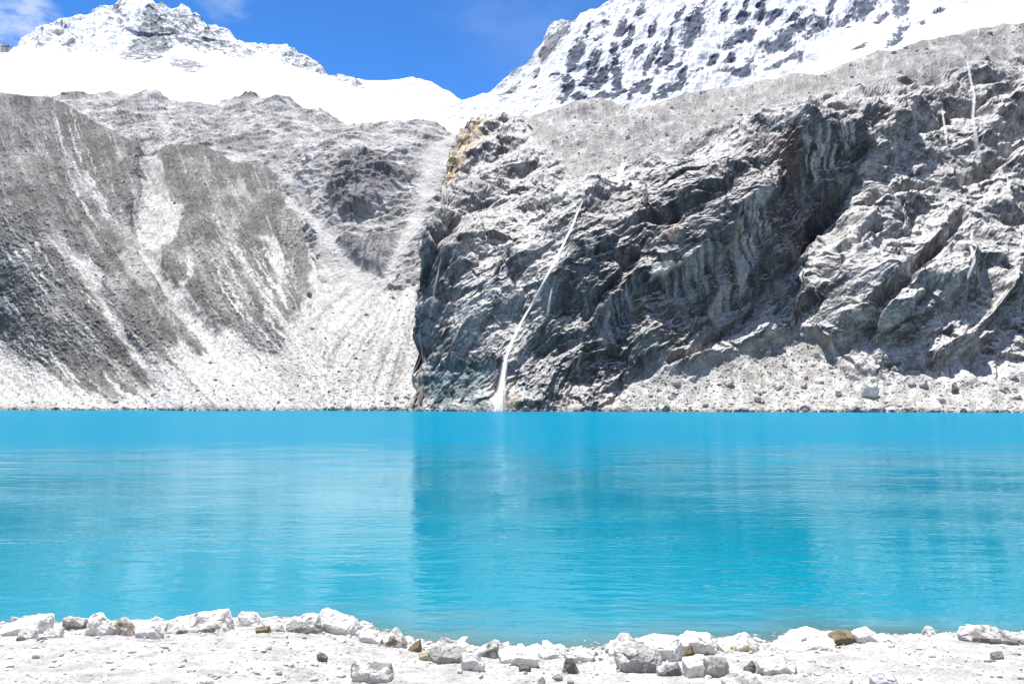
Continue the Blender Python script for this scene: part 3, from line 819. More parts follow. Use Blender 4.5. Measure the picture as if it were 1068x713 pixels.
def water_mat():
    m, nt, out = nodes('glacial_water')
    L = nt.links.new
    geo = N(nt, 'ShaderNodeNewGeometry')
    at = N(nt, 'ShaderNodeAttribute', attribute_name='depth')
    sep = N(nt, 'ShaderNodeSeparateXYZ'); L(geo.outputs['Position'], sep.inputs[0])

    def noise(scale, detail, vec=(1, 1, 1), rough=.5):
        mp = N(nt, 'ShaderNodeMapping'); mp.inputs['Scale'].default_value = vec
        L(geo.outputs['Position'], mp.inputs['Vector'])
        n = N(nt, 'ShaderNodeTexNoise'); n.inputs['Scale'].default_value = scale; n.inputs['Detail'].default_value = detail; n.inputs['Roughness'].default_value = rough
        L(mp.outputs[0], n.inputs['Vector'])
        return n.outputs['Fac']

    def math_(op, a, b=None, c=None):
        n = N(nt, 'ShaderNodeMath', operation=op)
        for i, v in enumerate((a, b, c)):
            if v is None: continue
            if isinstance(v, (int, float)): n.inputs[i].default_value = v
            else: L(v, n.inputs[i])
        return n.outputs[0]

    def rng_(v, a, b, c=0., d=1.):
        n = N(nt, 'ShaderNodeMapRange', interpolation_type='SMOOTHSTEP')
        n.inputs['From Min'].default_value = a; n.inputs['From Max'].default_value = b
        n.inputs['To Min'].default_value = c; n.inputs['To Max'].default_value = d
        L(v, n.inputs['Value']); return n.outputs['Result']
    wob = math_('MULTIPLY_ADD', noise(.05, 3, (1, .6, 1)), 26., sep.outputs['Y'])
    breeze = rng_(math_('MULTIPLY_ADD', noise(.35, 4, (.5, 1, 1)), 60., math_('SUBTRACT', wob, 30.)), 34, 84)                     # wind-ruffled water beyond the calm near half
    # ripples: heights in metres
    h1 = math_('MULTIPLY', noise(2.2, 3, (.7, 1.6, 1)), .018)
    h2 = math_('MULTIPLY', noise(7., 2, (.5, 1.5, 1)), .0045)
    patch = rng_(noise(.22, 3, (.35, 1, 1)), .36, .64, .35, 1.5)
    hh = math_('MULTIPLY', math_('ADD', h1, h2), patch)
    h3 = math_('MULTIPLY', noise(1.1, 3, (.6, 1.3, 1)), .09)
    h = math_('ADD', math_('MULTIPLY_ADD', noise(.8, 2, (.45, 1.5, 1)), .02, hh), math_('MULTIPLY', h3, breeze))
    bp = N(nt, 'ShaderNodeBump'); bp.inputs['Strength'].default_value = 1; bp.inputs['Distance'].default_value = 1
    L(h, bp.inputs['Height'])
    # body colour: rock flour in suspension
    silt = math_('SUBTRACT', 1.0, math_('POWER', 2.718, math_('MULTIPLY', at.outputs['Fac'], math_('MULTIPLY_ADD', noise(1.3, 3, (.6, 1.3, 1)), -26., 1.))))
    body = N(nt, 'ShaderNodeBsdfDiffuse')
    mixc = N(nt, 'ShaderNodeMix', data_type='RGBA')
    mixc.inputs['A'].default_value = (.001, .182, .27, 1); mixc.inputs['B'].default_value = (.001, .15, .25, 1)
    L(rng_(wob, 20, 75), mixc.inputs['Factor']); mixs = N(nt, 'ShaderNodeMix', data_type='RGBA', clamp_factor=True); mixs.inputs['A'].default_value = (.10, .175, .185, 1); L(mixc.outputs['Result'], mixs.inputs['B']); L(silt, mixs.inputs['Factor']); L(mixs.outputs['Result'], body.inputs['Color'])   # stirred-up silt in the shallows
    clear = N(nt, 'ShaderNodeBsdfTransparent'); clear.inputs['Color'].default_value = (.7, .93, .92, 1)
    dep = math_('SUBTRACT', 1.0, math_('POWER', 2.718, math_('MULTIPLY', at.outputs['Fac'], -45.)))
    dep = math_('MINIMUM', math_('MAXIMUM', dep, .2), 1.)
    ms = N(nt, 'ShaderNodeMixShader'); L(dep, ms.inputs[0]); L(clear.outputs[0], ms.inputs[1]); L(body.outputs[0], ms.inputs[2])
    gl = N(nt, 'ShaderNodeBsdfGlossy'); gl.inputs['Color'].default_value = (.76, .96, 1, 1)
    L(math_('MULTIPLY_ADD', breeze, .07, .03), gl.inputs['Roughness'])
    L(bp.outputs['Normal'], gl.inputs['Normal'])
    fr = N(nt, 'ShaderNodeFresnel'); fr.inputs['IOR'].default_value = 1.333
    L(bp.outputs['Normal'], fr.inputs['Normal'])
    cap = math_('SUBTRACT', .55, math_('MULTIPLY', breeze, .39))
    fac = math_('MINIMUM', fr.outputs[0], cap)
    m2 = N(nt, 'ShaderNodeMixShader'); L(fac, m2.inputs[0]); L(ms.outputs[0], m2.inputs[1]); L(gl.outputs[0], m2.inputs[2])
    L(m2.outputs[0], out.inputs[0])
    return m


struct(mesh_np('lake_water', wp, grid_faces(*WX.shape), water_mat(), None, True, {'depth': np.clip(wdepth, 0, 20)}))

# ------------------------------------------------------------------ stones of the near shore
def ground_hit(px, py):
    d = ray(px, py)
    t = 3.0 / -d[2]
    for _ in range(40):
        p = CAM + d * t
        z = max(float(bank(np.array([p[0]]), np.array([p[1]]))[0]), -.15)
        t = t + ((z - 3.0) / d[2] - t) * .6
    return CAM + d * t


def ico(sub):
    bm = bmesh.new()
    bmesh.ops.create_icosphere(bm, subdivisions=sub, radius=1)
    V = np.array([v.co[:] for v in bm.verts]); Fc = np.array([[v.index for v in f.verts] for f in bm.faces])
    bm.free()
    return V, Fc


ICO = {k: ico(k) for k in (2, 3, 5, 6)}


def hull_planes(pts):
    bm = bmesh.new()
    for p in pts: bm.verts.new(p)
    r = bmesh.ops.convex_hull(bm, input=bm.verts)
    bm.normal_update()
    c = pts.mean(0)
    A = []
    for f in bm.faces:
        n = np.array(f.normal[:]); p = np.array(f.verts[0].co[:])
        if n @ (p - c) < 0: n = -n
        A.append((*n, n @ (p - c)))
    bm.free()
    return c, np.array(A)


def rock_from_hull(pts, sub, rough, seed, k=55.0):
    sc = pts.max(0) - pts.min(0)
    q = pts / sc
    c, A = hull_planes(q)
    D, Fc = ICO[sub]
    dn = D @ A[:, :3].T
    inv = np.maximum(dn, 1e-4) / np.maximum(A[:, 3], .02)
    mx = inv.max(1)
    r = 1 / (mx + np.log(np.exp((inv - mx[:, None]) * k).sum(1)) / k)      # soft minimum: worn edges
    V = (c + D * r[:, None]) * sc
    size = float(np.sqrt(sc[0] * sc[2]))
    n = (V - c * sc); n /= np.linalg.norm(n, axis=1)[:, None]
    w = V / size + seed * 3.7
    bl, _, br = blocks(w * 4.2, .9)
    bl2, _, _ = blocks(w * 10 + 3, .9)
    d = rough * size * (.055 * fbm(w * 2.2, 4) + .03 * bl + .011 * bl2 + .007 * fbm(w * 14, 3))
    return V + n * d[:, None], Fc, br, w


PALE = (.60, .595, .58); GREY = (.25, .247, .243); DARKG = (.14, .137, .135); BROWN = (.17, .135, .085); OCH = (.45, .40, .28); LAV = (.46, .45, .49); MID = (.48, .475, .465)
# picture outline, colour, second colour for stains and shaded fronts (or None), label
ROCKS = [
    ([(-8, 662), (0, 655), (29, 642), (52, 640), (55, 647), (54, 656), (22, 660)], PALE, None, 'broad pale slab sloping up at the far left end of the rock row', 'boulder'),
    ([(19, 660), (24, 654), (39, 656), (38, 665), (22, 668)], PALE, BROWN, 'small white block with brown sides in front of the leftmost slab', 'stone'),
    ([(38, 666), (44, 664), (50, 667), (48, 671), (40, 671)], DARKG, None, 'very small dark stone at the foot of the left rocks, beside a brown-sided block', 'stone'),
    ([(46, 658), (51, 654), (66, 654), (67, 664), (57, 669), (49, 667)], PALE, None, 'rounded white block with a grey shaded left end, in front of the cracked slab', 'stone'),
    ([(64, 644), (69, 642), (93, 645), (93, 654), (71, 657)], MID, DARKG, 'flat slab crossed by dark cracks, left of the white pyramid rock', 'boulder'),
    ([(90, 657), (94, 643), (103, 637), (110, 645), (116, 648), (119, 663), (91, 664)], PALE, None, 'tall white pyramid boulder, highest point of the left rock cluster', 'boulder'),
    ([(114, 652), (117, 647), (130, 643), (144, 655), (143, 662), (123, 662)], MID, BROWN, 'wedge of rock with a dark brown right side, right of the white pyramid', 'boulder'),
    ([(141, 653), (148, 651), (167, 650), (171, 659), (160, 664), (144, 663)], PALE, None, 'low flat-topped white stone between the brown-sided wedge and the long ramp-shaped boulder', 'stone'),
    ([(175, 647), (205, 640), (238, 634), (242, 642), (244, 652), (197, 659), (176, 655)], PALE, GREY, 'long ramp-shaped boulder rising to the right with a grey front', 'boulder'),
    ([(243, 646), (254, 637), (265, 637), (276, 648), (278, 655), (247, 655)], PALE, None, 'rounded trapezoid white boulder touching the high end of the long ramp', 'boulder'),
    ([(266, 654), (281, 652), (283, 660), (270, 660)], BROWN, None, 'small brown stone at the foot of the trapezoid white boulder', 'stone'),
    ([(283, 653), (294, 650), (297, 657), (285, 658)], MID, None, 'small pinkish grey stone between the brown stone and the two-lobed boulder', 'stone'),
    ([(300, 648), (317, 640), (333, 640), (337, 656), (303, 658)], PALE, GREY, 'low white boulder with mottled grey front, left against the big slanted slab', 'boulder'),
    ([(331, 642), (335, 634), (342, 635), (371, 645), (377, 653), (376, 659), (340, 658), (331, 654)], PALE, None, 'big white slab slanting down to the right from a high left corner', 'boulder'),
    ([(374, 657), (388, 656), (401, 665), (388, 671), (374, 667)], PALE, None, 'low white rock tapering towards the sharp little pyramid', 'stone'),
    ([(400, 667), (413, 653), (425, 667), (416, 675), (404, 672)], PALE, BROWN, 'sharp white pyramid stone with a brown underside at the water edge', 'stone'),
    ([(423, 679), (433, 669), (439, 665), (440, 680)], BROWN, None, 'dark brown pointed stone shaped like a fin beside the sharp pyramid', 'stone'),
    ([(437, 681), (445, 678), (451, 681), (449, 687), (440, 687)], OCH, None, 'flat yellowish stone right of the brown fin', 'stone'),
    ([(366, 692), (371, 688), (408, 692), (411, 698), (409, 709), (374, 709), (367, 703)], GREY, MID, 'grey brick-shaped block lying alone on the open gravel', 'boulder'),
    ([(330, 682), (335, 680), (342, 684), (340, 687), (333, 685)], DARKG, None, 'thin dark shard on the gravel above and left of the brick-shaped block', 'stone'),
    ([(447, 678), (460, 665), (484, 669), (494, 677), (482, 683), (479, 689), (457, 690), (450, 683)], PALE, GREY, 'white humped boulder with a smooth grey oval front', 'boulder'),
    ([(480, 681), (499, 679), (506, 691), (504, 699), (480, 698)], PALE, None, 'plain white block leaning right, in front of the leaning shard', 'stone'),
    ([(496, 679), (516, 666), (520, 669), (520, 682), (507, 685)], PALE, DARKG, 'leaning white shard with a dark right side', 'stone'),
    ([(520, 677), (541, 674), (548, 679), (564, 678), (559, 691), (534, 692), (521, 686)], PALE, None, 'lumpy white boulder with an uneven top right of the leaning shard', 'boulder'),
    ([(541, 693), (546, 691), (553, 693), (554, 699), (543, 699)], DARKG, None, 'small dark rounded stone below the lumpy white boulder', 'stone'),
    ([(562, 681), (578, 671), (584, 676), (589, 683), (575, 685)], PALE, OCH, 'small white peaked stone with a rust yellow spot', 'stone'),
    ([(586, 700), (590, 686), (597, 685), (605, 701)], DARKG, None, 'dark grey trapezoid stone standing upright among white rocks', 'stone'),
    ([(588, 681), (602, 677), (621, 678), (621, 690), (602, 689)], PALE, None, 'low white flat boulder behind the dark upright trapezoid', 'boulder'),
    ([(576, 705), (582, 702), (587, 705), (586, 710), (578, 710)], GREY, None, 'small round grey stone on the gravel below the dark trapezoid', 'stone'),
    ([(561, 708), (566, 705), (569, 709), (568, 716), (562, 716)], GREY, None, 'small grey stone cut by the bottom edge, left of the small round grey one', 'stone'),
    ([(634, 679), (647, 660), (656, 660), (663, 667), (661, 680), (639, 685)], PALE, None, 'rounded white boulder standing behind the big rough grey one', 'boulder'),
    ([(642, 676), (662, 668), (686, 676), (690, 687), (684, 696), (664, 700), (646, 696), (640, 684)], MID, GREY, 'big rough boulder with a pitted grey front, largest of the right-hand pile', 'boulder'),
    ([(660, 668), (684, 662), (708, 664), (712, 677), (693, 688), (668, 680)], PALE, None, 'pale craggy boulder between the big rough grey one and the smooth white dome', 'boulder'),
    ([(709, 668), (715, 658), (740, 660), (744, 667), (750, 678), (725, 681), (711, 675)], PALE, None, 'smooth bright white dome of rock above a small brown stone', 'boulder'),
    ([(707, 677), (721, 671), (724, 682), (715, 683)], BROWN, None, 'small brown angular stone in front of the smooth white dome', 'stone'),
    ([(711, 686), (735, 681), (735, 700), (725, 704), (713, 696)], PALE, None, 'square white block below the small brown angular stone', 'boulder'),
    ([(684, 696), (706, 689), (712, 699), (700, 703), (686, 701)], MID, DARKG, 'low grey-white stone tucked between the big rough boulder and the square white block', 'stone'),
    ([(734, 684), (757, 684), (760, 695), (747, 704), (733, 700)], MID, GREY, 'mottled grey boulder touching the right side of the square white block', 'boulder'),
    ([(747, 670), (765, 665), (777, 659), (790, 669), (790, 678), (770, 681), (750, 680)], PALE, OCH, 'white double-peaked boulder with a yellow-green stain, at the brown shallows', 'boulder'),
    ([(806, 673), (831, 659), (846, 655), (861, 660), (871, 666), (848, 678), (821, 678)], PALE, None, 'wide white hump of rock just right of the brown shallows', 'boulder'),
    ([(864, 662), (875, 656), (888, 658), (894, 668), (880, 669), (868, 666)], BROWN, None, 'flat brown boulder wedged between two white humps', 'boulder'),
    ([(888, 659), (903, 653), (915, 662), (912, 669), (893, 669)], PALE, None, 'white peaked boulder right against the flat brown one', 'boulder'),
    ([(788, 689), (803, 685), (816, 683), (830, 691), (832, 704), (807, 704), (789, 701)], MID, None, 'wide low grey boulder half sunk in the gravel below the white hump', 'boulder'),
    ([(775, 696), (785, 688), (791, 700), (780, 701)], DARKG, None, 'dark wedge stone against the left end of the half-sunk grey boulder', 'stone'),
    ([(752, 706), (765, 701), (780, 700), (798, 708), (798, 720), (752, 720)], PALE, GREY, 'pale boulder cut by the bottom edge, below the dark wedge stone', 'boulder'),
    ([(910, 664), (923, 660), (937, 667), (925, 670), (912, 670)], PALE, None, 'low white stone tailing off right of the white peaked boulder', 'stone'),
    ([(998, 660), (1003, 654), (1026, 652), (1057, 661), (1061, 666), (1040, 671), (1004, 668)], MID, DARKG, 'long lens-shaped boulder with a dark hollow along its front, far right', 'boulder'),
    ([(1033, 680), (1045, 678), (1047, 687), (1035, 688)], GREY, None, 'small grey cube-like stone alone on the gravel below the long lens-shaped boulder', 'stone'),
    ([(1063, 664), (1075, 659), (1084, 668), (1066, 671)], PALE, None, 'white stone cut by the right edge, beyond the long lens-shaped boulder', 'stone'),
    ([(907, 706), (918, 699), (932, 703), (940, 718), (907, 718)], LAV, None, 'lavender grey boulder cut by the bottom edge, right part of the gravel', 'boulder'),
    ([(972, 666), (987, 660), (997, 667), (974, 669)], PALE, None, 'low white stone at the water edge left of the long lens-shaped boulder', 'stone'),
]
for idx, (pg, cA, cB, lab, cat) in enumerate(ROCKS):
    pg = np.array(pg, float)
    rr = np.random.default_rng(1000 + idx)
    x0, x1, y0, y1 = pg[:, 0].min(), pg[:, 0].max(), pg[:, 1].min(), pg[:, 1].max()
    base = ground_hit((x0 + x1) / 2, y1)
    wid = (x1 - x0) * base[1] / F
    hei = (y1 - y0) * base[1] / F
    dep = float(np.clip(.62 * wid, .8 * hei, 1.3 * hei + .1)) * rr.uniform(.85, 1.15)
    yc = base[1] + dep * .38
    d = ray(pg[:, 0], pg[:, 1]); prof = CAM + d * (yc / d[:, 1])[:, None]
    cen = prof.mean(0)
    zb = prof[:, 2].min()
    F1 = prof.copy(); F1[:, 0] = cen[0] + (F1[:, 0] - cen[0]) * rr.uniform(.66, .84); F1[:, 2] = zb + (F1[:, 2] - zb) * rr.uniform(.42, .66); F1[:, 1] = yc - dep * rr.uniform(.42, .55)
    F2 = prof.copy(); F2[:, 0] = cen[0] + (F2[:, 0] - cen[0]) * .75; F2[:, 2] = zb + (F2[:, 2] - zb) * .8; F2[:, 1] = yc + dep * .5
    F1 += rr.normal(0, .012, F1.shape) * wid; F2 += rr.normal(0, .012, F2.shape) * wid
    low = np.concatenate([F1, F2, prof]); low = low[low[:, 2] < zb + .35 * hei].copy(); low[:, 2] = np.minimum(low[:, 2], base[2]) - .10 - .1 * hei
    pts = np.concatenate([prof, F1, F2, low])
    big = (x1 - x0) > 22
    V, Fc, br, w = rock_from_hull(pts, 6 if (x1 - x0) > 30 else 5, 1.0, idx)
    c = np.tile(np.array(cA), (len(V), 1)) * (.9 + .2 * br)[:, None]
    v = fbm(w * 2.6 + 5, 5)
    c *= (1 + .22 * v)[:, None]
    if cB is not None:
        fr = (cen[1] + .1 * dep - V[:, 1]) / dep     # camera-facing front: shade and stains put into the colour
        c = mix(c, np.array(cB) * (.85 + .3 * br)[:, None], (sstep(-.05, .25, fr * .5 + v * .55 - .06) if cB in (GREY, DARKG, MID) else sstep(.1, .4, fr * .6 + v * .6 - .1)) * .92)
    c = mix(c, np.array([.25, .24, .22]), sstep(.38, .6, fbm(w * 6 + 20, 4)) * .5)
    o0 = np.array([cen[0], yc, base[2]])
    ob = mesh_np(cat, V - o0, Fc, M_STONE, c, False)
    ob.location = o0
    ob['label'] = lab; ob['category'] = cat; ob['group'] = 'boulders and stones along the near shore'

# rubble between the named rocks: angular stones of one kind
protos = []
for k in range(8):
    rr = np.random.default_rng(700 + k)
    nrm = rr.normal(size=(14, 3)); nrm /= np.linalg.norm(nrm, axis=1)[:, None]
    V, Fc, br, w = rock_from_hull(nrm * np.array([1, .8, .62]) * rr.uniform(.75, 1.15, (14, 1)), 5, 1.2, 300 + k)
    tone = (.60, .57, .62, .50, .60, .36, .58, .45)[k]
    c = np.tile(np.array([tone, tone * .99, tone * .965]), (len(V), 1)) * (.88 + .24 * br)[:, None]
    protos.append(mesh_np('stone', V, Fc, M_STONE, c * (1 + .2 * fbm(w * 3, 4))[:, None], False))
rr = np.random.default_rng(77)
for i in range(190):
    o = protos[i] if i < 8 else protos[i % 8].copy()
    if i >= 8: COL.objects.link(o)
    u = rr.random()
    px = rr.normal(600, 120) if u < .55 else rr.uniform(-10, 1080)
    x = np.interp(px, EDGE[:, 0], EX)
    sd = abs(rr.normal(0, .35)) + .02 if u > .55 else abs(rr.normal(0, .8)) + .02
    y = float(edge_y(x)) - sd
    z = float(bank(np.array([x]), np.array([y]))[0])
    sz = float(np.clip(.026 * math.exp(rr.gamma(1.6, .36)), .022, .13))
    o.scale = (sz, sz, sz)
    o.location = (x, y, z + sz * .18)
    o.rotation_euler = (rr.normal(0, .3), rr.normal(0, .3), rr.uniform(0, 6.28))
    o['label'] = 'small pale angular stone in the rubble along the water edge'
    o['category'] = 'stone'; o['group'] = 'small rubble stones along the water edge'

# gravel: loose stones too many to count
def scatter(name, pos, size, cols, mat, label, seed, flat=.6, sub=2):
    r = np.random.default_rng(seed)
    D, Fc = ICO[sub]
    protos = []
    for k in range(24):
        n = r.normal(size=(11, 3)); n /= np.linalg.norm(n, axis=1)[:, None]
        h = r.uniform(.45, 1.0, 11)
        inv = np.maximum(D @ n.T, 1e-3) / h
        protos.append(D / np.maximum(inv.max(1), .9)[:, None])
    Vs, Fs, Cs = [], [], []
    for i in range(len(pos)):
        p = protos[r.integers(24)] * np.array([1, r.uniform(.6, 1), r.uniform(flat - .2, flat + .2)])
        a, b = r.uniform(0, 6.28), r.normal(0, .35)
        ca, sa, cb, sb = math.cos(a), math.sin(a), math.cos(b), math.sin(b)
        R = np.array([[ca, -sa, 0], [sa, ca, 0], [0, 0, 1]]) @ np.array([[1, 0, 0], [0, cb, -sb], [0, sb, cb]])
        Vs.append(p @ R.T * size[i] + pos[i]); Fs.append(Fc + i * len(D)); Cs.append(np.tile(cols[i], (len(D), 1)))
    o = mesh_np(name, np.concatenate(Vs), np.concatenate(Fs), mat, np.concatenate(Cs), False)
    o['kind'] = 'stuff'; o['label'] = label; o['category'] = 'gravel'
    return o


r = np.random.default_rng(5)
n = 9000
x = r.uniform(-8.5, 8.5, n * 3); y = r.uniform(5.6, 11, n * 3)
s_ = edge_y(x) - y
px_ = project(np.stack([x, y, bank(x, y)], -1))[0]
den = .28 + .9 * np.exp(-((px_ - 600) / 170) ** 2) * (s_ < 1.6) + .25 * (s_ < .5)
cl = fbm(np.stack([x, y, x * 0], -1) / .8, 3)
ok = (s_ > -.45) & (r.random(n * 3) < den * (.5 + sstep(-.3, .4, cl)))
x, y = x[ok][:n], y[ok][:n]
q = np.stack([x, y, 0 * x], -1)
sz = .0065 * np.exp(r.gamma(1.5, .42, len(x))); sz = np.minimum(sz, .042)
z = bank(x, y) + relief(q) + sz * .12
tone = np.where(r.random(len(x)) < .1, r.uniform(.2, .36, len(x)), r.uniform(.46, .68, len(x)))
cols = tone[:, None] * np.array([1, .99, .965]) * (1 + r.normal(0, .015, (len(x), 3)))
scatter('gravel', np.stack([x, y, z], -1), sz, cols, M_STONE, 'loose pale stones scattered over the near shore', 8)

# ------------------------------------------------------------------ blocks on the far slopes
def pick(s, w, n, seed, big):
    r = np.random.default_rng(seed)
    idx = r.choice(len(s.flat), n, p=w / w.sum())
    p = s.flat[idx].copy()
    sz = .22 * np.exp(r.gamma(1.2, .38, n)); sz = np.minimum(sz, big)
    p[:, 2] += sz * .15
    tone = np.where(r.random(n) < .15, r.uniform(.26, .38, n), r.uniform(.42, .62, n))
    return p, sz, tone[:, None] * np.array([1, .99, .97])


vis = lambda s: (s.qx > -60) & (s.qx < 1130) & (s.flat[:, 2] > .3) & (np.arange(len(s.flat)) < (s.shape[0] - 8) * s.shape[1])
a = pick(SM, vis(SM) * SM.pale * (.25 + sstep(380, 425, SM.y)) * (SM.x < 480), 2600, 21, 1.9)
b = pick(SC, vis(SC) * SC.talus, 2400, 22, 2.2)
c_ = pick(SC, vis(SC) * SC.upper, 2200, 23, 2.6)
e_ = pick(SM, vis(SM) * (SM.flat[:, 2] < 1.6) * (SM.x < 470), 500, 24, 1.6)
f_ = pick(SC, vis(SC) * (SC.flat[:, 2] < 1.6) * (SC.x > 440), 600, 25, 1.8)
for w_ in (e_, f_): w_[1][:] *= 1.5; w_[0][:, 1] -= np.random.default_rng(9).uniform(0, 5, len(w_[0])); w_[0][:, 2] *= .5
scatter('scree_stones', np.concatenate([a[0], b[0], c_[0], e_[0], f_[0]]), np.concatenate([a[1], b[1], c_[1], e_[1], f_[1]]), np.concatenate([a[2], b[2], c_[2], e_[2] * .7, f_[2] * .7]), M_TALUS, 'fallen stones strewn over the far scree and talus', 31, .75)

FAR = [(SC, 897, 918, 398, 412, 'big white boulder with a dark front on the right-hand talus by the far shore', PALE),
       (SC, 805, 815, 396, 404, 'pale boulder on the talus left of the big white one', PALE),
       (SC, 784, 795, 409, 417, 'pale block at the far waterline below the dark cliff corner', MID),
       (SM, 319, 325, 302, 308, 'lone grey boulder high on the left edge of the scree fan', GREY),
       (SC, 988, 1000, 398, 408, 'dark blocky boulder near the right end of the far talus', DARKG),
       (SC, 869, 878, 405, 411, 'small pale boulder left of and below the big white one on the far shore', MID)]
for i, (s, x0, x1, y0, y1, lab, cA) in enumerate(FAR):
    p = s.at((x0 + x1) / 2, y1)
    rr = np.random.default_rng(400 + i)
    sc = np.array([(x1 - x0), .8 * (x1 - x0), (y1 - y0) * 1.35]) * p[1] / F * .5
    nrm = rr.normal(size=(16, 3)); nrm /= np.linalg.norm(nrm, axis=1)[:, None]
    V, Fc, br, w = rock_from_hull(nrm * sc * rr.uniform(.85, 1.1, (16, 1)), 5, 1.1, 60 + i)
    ob = mesh_np('boulder', V, Fc, M_TALUS, np.tile(np.array(cA), (len(V), 1)) * (.85 + .3 * br)[:, None], False)
    ob.location = p + np.array([0, -.2, sc[2] * .45])
    ob['label'] = lab; ob['category'] = 'boulder'; ob['group'] = 'boulders across the lake'

# ------------------------------------------------------------------ waterfalls
def fall_mat(name, density):
    m, nt, out = nodes(name)
    L = nt.links.new
    at = N(nt, 'ShaderNodeAttribute', attribute_name='across'); al = N(nt, 'ShaderNodeAttribute', attribute_name='along')
    cx = N(nt, 'ShaderNodeCombineXYZ'); L(at.outputs['Fac'], cx.inputs[0]); L(al.outputs['Fac'], cx.inputs[1])
    mp = N(nt, 'ShaderNodeMapping'); mp.inputs['Scale'].default_value = (5, .22, 1); L(cx.outputs[0], mp.inputs['Vector'])
    de = N(nt, 'ShaderNodeAttribute', attribute_name='dens')
    n1 = N(nt, 'ShaderNodeTexNoise'); n1.inputs['Scale'].default_value = 1; n1.inputs['Detail'].default_value = 4; L(mp.outputs[0], n1.inputs['Vector'])
    ab = N(nt, 'ShaderNodeMath', operation='ABSOLUTE'); L(at.outputs['Fac'], ab.inputs[0])
    ed = N(nt, 'ShaderNodeMapRange', interpolation_type='SMOOTHSTEP'); ed.inputs['From Min'].default_value = .05; ed.inputs['From Max'].default_value = 1.; ed.inputs['To Min'].default_value = 1; ed.inputs['To Max'].default_value = 0
    L(ab.outputs[0], ed.inputs['Value'])
    st = N(nt, 'ShaderNodeMapRange'); st.inputs['From Min'].default_value = .3; st.inputs['From Max'].default_value = .62; st.inputs['To Min'].default_value = .15
    L(n1.outputs['Fac'], st.inputs['Value'])
    mu = N(nt, 'ShaderNodeMath', operation='MULTIPLY'); L(ed.outputs[0], mu.inputs[0]); L(st.outputs[0], mu.inputs[1])
    m1 = N(nt, 'ShaderNodeMath', operation='MULTIPLY'); L(mu.outputs[0], m1.inputs[0]); L(de.outputs['Fac'], m1.inputs[1])
    m2 = N(nt, 'ShaderNodeMath', operation='MULTIPLY'); m2.inputs[1].default_value = density; m2.use_clamp = True; L(m1.outputs[0], m2.inputs[0])
    geo = N(nt, 'ShaderNodeNewGeometry'); ad = N(nt, 'ShaderNodeVectorMath', operation='ADD'); ad.inputs[1].default_value = (0, 0, 1.6); L(geo.outputs['Normal'], ad.inputs[0])   # spray scatters the high sun from all sides
    nm = N(nt, 'ShaderNodeVectorMath', operation='NORMALIZE'); L(ad.outputs[0], nm.inputs[0])
    tr = N(nt, 'ShaderNodeBsdfTransparent')
    df = N(nt, 'ShaderNodeBsdfDiffuse'); df.inputs['Color'].default_value = (.82, .84, .86, 1); L(nm.outputs[0], df.inputs['Normal'])
    tl = N(nt, 'ShaderNodeBsdfTranslucent'); tl.inputs['Color'].default_value = (.82, .84, .86, 1)
    mx0 = N(nt, 'ShaderNodeMixShader'); mx0.inputs[0].default_value = .3; L(df.outputs[0], mx0.inputs[1]); L(tl.outputs[0], mx0.inputs[2])
    mx = N(nt, 'ShaderNodeMixShader'); L(m2.outputs[0], mx.inputs[0]); L(tr.outputs[0], mx.inputs[1]); L(mx0.outputs[0], mx.inputs[2])
    L(mx.outputs[0], out.inputs[0])
    return m


MF = fall_mat('falling_water', 2.1); MC = fall_mat('white_cascade', 3.4); MT = fall_mat('thin_water', .8)


def waterfall(path, label, mat, off=1.6, seed=0, fade=(0, 1, 1, .7, 0)):
    """path: picture points with half widths; the sheet of water hangs just off the rock and bulges outwards"""
    path = np.array(path, float)
    seg = np.concatenate([[0], np.cumsum(np.hypot(*np.diff(path[:, :2], axis=0).T))])
    n = max(8, int(seg[-1] / 2.0))
    u = np.linspace(0, seg[-1], n)
    X, Y, W = (np.interp(u, seg, path[:, k]) for k in range(3))
    W = W * .9
    rock = np.array([SC.at(a, b) for a, b in zip(X, Y)])
    dep = rock[:, 1].copy()
    k = np.ones(21) / 21
    dp = np.pad(dep, 3, mode='edge')
    mn = np.array([dp[i:i + 7].min() for i in range(n)])
    dep = np.convolve(np.pad(mn, 10, mode='edge'), k, mode='valid') - off * np.linspace(.5, 1.6, n)
    d = ray(X, Y)
    cpos = CAM + d * (dep / d[:, 1])[:, None]
    cpos[:, 0] += .15 * fbm(np.stack([cpos[:, 2] / 3, 0 * dep + seed, 0 * dep], -1), 3)
    w = W * dep / F
    A = np.linspace(-1, 1, 9)
    V = np.stack([np.stack([cpos[:, 0] + w * a_, cpos[:, 1] - .5 * w * (1 - a_ * a_), cpos[:, 2]], -1) for a_ in A], 1)
    V[-1, :, 2] = np.minimum(V[-1, :, 2], V[-1, :, 2])
    Fq = grid_faces(n, 9)
    ac = np.broadcast_to(A, (n, 9)).ravel(); al = np.repeat(cpos[:, 2], 9)
    o0 = V[-1, 4].copy()
    o = mesh_np('waterfall', V.reshape(-1, 3) - o0, Fq, mat, None, True, {'across': ac, 'along': al + seed * 10, 'dens': np.repeat(np.interp(np.linspace(0, 1, n), [0, .06, .3, .7, 1], fade), 9)})
    o.location = o0
    o['label'] = label; o['category'] = 'waterfall'; o['group'] = 'waterfalls on the cliff'
    return o


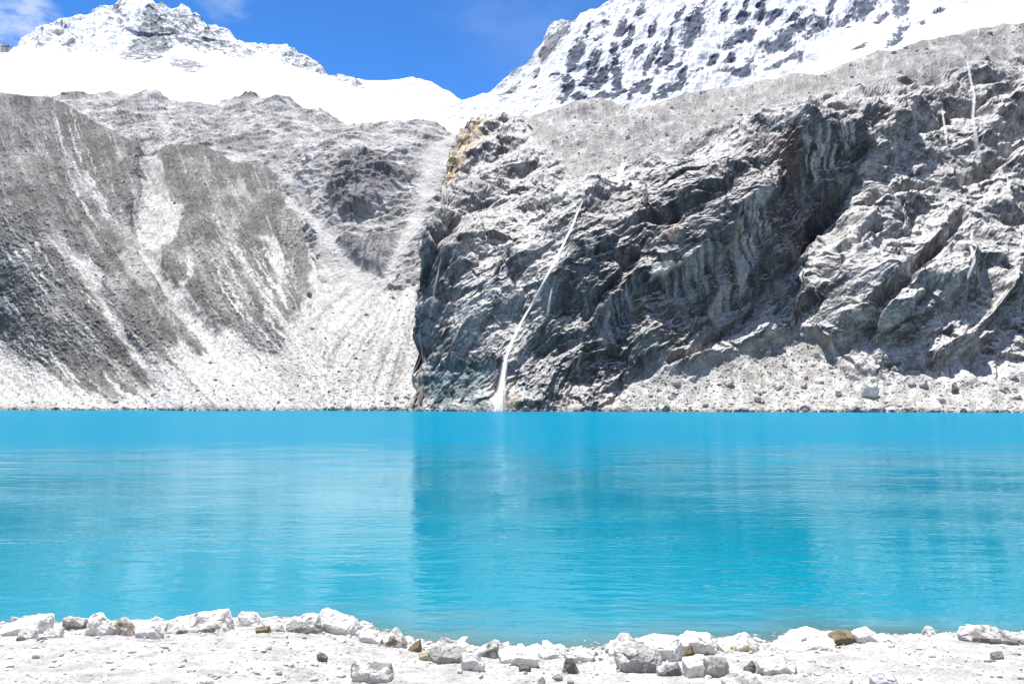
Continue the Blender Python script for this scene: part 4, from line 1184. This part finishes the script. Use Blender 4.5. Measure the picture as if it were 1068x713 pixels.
waterfall([(608, 210, 1.2), (602, 222, 1.8), (597, 236, 2.2), (588, 254, 2.2), (578, 274, 2.4), (566, 297, 2.6), (555, 318, 2.6), (544, 336, 2.8), (535, 354, 3.0), (528, 374, 3.6), (524, 396, 4.6), (521, 415, 8.5), (519.5, 428.8, 15)],
          'long white waterfall curving down the cliff into the lake', MF, 3.2, 1, (.35, .8, 1, .95, .3))
waterfall([(651, 170, 3.2), (647, 179, 4.0), (643, 190, 3.4)], 'short white cascade on the ledge above the long waterfall', MC, 9.0, 2, (.6, 1, 1, 1, .6))
waterfall([(1008, 60, 1.6), (1012, 84, 2.6), (1016, 100, 2.4), (1014, 125, 3.4), (1018, 150, 5.0), (1021, 174, 8)], 'misty thin fall high at the right end of the cliff', MT, 1.0, 3)
waterfall([(1014, 238, 2.2), (1012, 256, 3.4), (1016, 272, 3.4), (1009, 290, 3.6), (1006, 310, 5), (1002, 328, 8)], 'thin white fall low at the right end of the cliff', MT, 1.0, 4)
waterfall([(982, 112, 1.5), (986, 140, 2.2), (988, 160, 2.2)], 'faint trickle left of the misty high fall', MT, .8, 5)
waterfall([(576, 300, 1.8), (573, 318, 3.0), (571, 335, 3.4)], 'faint short trickle just right of the long waterfall', MT, .8, 6)
waterfall([(461, 266, 1.3), (456, 290, 2.2), (451, 315, 2.4), (447, 338, 2.6)], 'faint pale trickle down the dark left corner of the cliff', MT, .8, 7)

# ------------------------------------------------------------------ daylight
EL, AZ = math.radians(73), math.radians(-22)       # azimuth from +Y towards +X: high, beyond the lake, a little left
sun = bpy.data.lights.new('sun', 'SUN'); so = bpy.data.objects.new('sun', sun); COL.objects.link(so)
sun.energy = 4.8; sun.angle = math.radians(.53); sun.color = (1, .955, .895)
dv = Vector((math.sin(AZ) * math.cos(EL), math.cos(AZ) * math.cos(EL), math.sin(EL)))
so.rotation_euler = dv.to_track_quat('Z', 'Y').to_euler()
so.location = (0, 0, 500)
W = bpy.data.worlds.new('World'); S.world = W; W.use_nodes = True
nt = W.node_tree; nt.nodes.clear(); L = nt.links.new
out = N(nt, 'ShaderNodeOutputWorld'); bg = N(nt, 'ShaderNodeBackground'); bg.inputs['Strength'].default_value = .055
sky = N(nt, 'ShaderNodeTexSky', sky_type='NISHITA')
sky.sun_disc = False; sky.sun_elevation = EL; sky.sun_rotation = AZ; sky.altitude = 4600; sky.air_density = 1.0; sky.dust_density = .2; sky.ozone_density = 3.0
tc = N(nt, 'ShaderNodeTexCoord')


def cloud(nt, px, py, size, scale, lo, hi, amount, stretch=(1, 1, 1)):
    d0 = ray(px, py); d0 = d0 / np.linalg.norm(d0)
    sub = N(nt, 'ShaderNodeVectorMath', operation='DISTANCE'); sub.inputs[1].default_value = d0
    L(tc.outputs['Generated'], sub.inputs[0])
    mr = N(nt, 'ShaderNodeMapRange', interpolation_type='SMOOTHSTEP'); mr.inputs['From Min'].default_value = size; mr.inputs['From Max'].default_value = size * .15
    L(sub.outputs['Value'], mr.inputs['Value'])
    mp = N(nt, 'ShaderNodeMapping'); mp.inputs['Scale'].default_value = stretch; L(tc.outputs['Generated'], mp.inputs['Vector'])
    n = N(nt, 'ShaderNodeTexNoise'); n.inputs['Scale'].default_value = scale; n.inputs['Detail'].default_value = 7; n.inputs['Roughness'].default_value = .58; L(mp.outputs[0], n.inputs['Vector'])
    ad = N(nt, 'ShaderNodeMath', operation='MULTIPLY_ADD'); ad.inputs[1].default_value = .35; L(mr.outputs[0], ad.inputs[0]); L(n.outputs['Fac'], ad.inputs[2])
    m2 = N(nt, 'ShaderNodeMapRange', interpolation_type='SMOOTHSTEP'); m2.inputs['From Min'].default_value = lo; m2.inputs['From Max'].default_value = hi; m2.inputs['To Max'].default_value = amount
    L(ad.outputs[0], m2.inputs['Value'])
    mm = N(nt, 'ShaderNodeMath', operation='MULTIPLY'); L(m2.outputs[0], mm.inputs[0]); L(mr.outputs[0], mm.inputs[1])
    return mm.outputs[0]


cl1 = cloud(nt, 16, 28, .085, 20, .66, .98, .62, (1, 1, 1.8))
cl2 = cloud(nt, 540, 20, .16, 9, .55, 1.0, .09, (1, 1, 2.5))
cl3 = cloud(nt, 236, -6, .05, 25, .6, .95, .25, (1, 1, 2))
a1 = N(nt, 'ShaderNodeMath', operation='MAXIMUM'); L(cl1, a1.inputs[0]); L(cl2, a1.inputs[1])
a2 = N(nt, 'ShaderNodeMath', operation='MAXIMUM', use_clamp=True); L(a1.outputs[0], a2.inputs[0]); L(cl3, a2.inputs[1])
mxc = N(nt, 'ShaderNodeMix', data_type='RGBA'); L(a2.outputs[0], mxc.inputs['Factor']); gm = N(nt, 'ShaderNodeGamma'); gm.inputs['Gamma'].default_value = 1.6; L(sky.outputs[0], gm.inputs['Color']); tn = N(nt, 'ShaderNodeVectorMath', operation='MULTIPLY'); tn.inputs[1].default_value = (.7, 1.06, 1.0); L(gm.outputs[0], tn.inputs[0]); L(tn.outputs[0], mxc.inputs['A']); mxc.inputs['B'].default_value = (8.5, 9, 9.6, 1)
L(mxc.outputs['Result'], bg.inputs['Color']); L(bg.outputs[0], out.inputs[0])

vs = S.view_settings
S.display_settings.display_device = 'sRGB'
vs.view_transform = 'Standard'; vs.look = 'None'; vs.exposure = 1.05; vs.gamma = 1
vs.use_curve_mapping = False
S.render.engine = 'CYCLES'
S.cycles.max_bounces = 6; S.cycles.diffuse_bounces = 4; S.cycles.glossy_bounces = 3; S.cycles.transparent_max_bounces = 12
S.cycles.use_denoising = True
S.cycles.sample_clamp_indirect = 6
S.cycles.caustics_reflective = False; S.cycles.caustics_refractive = False
print('script', round(time.time() - T0, 1))
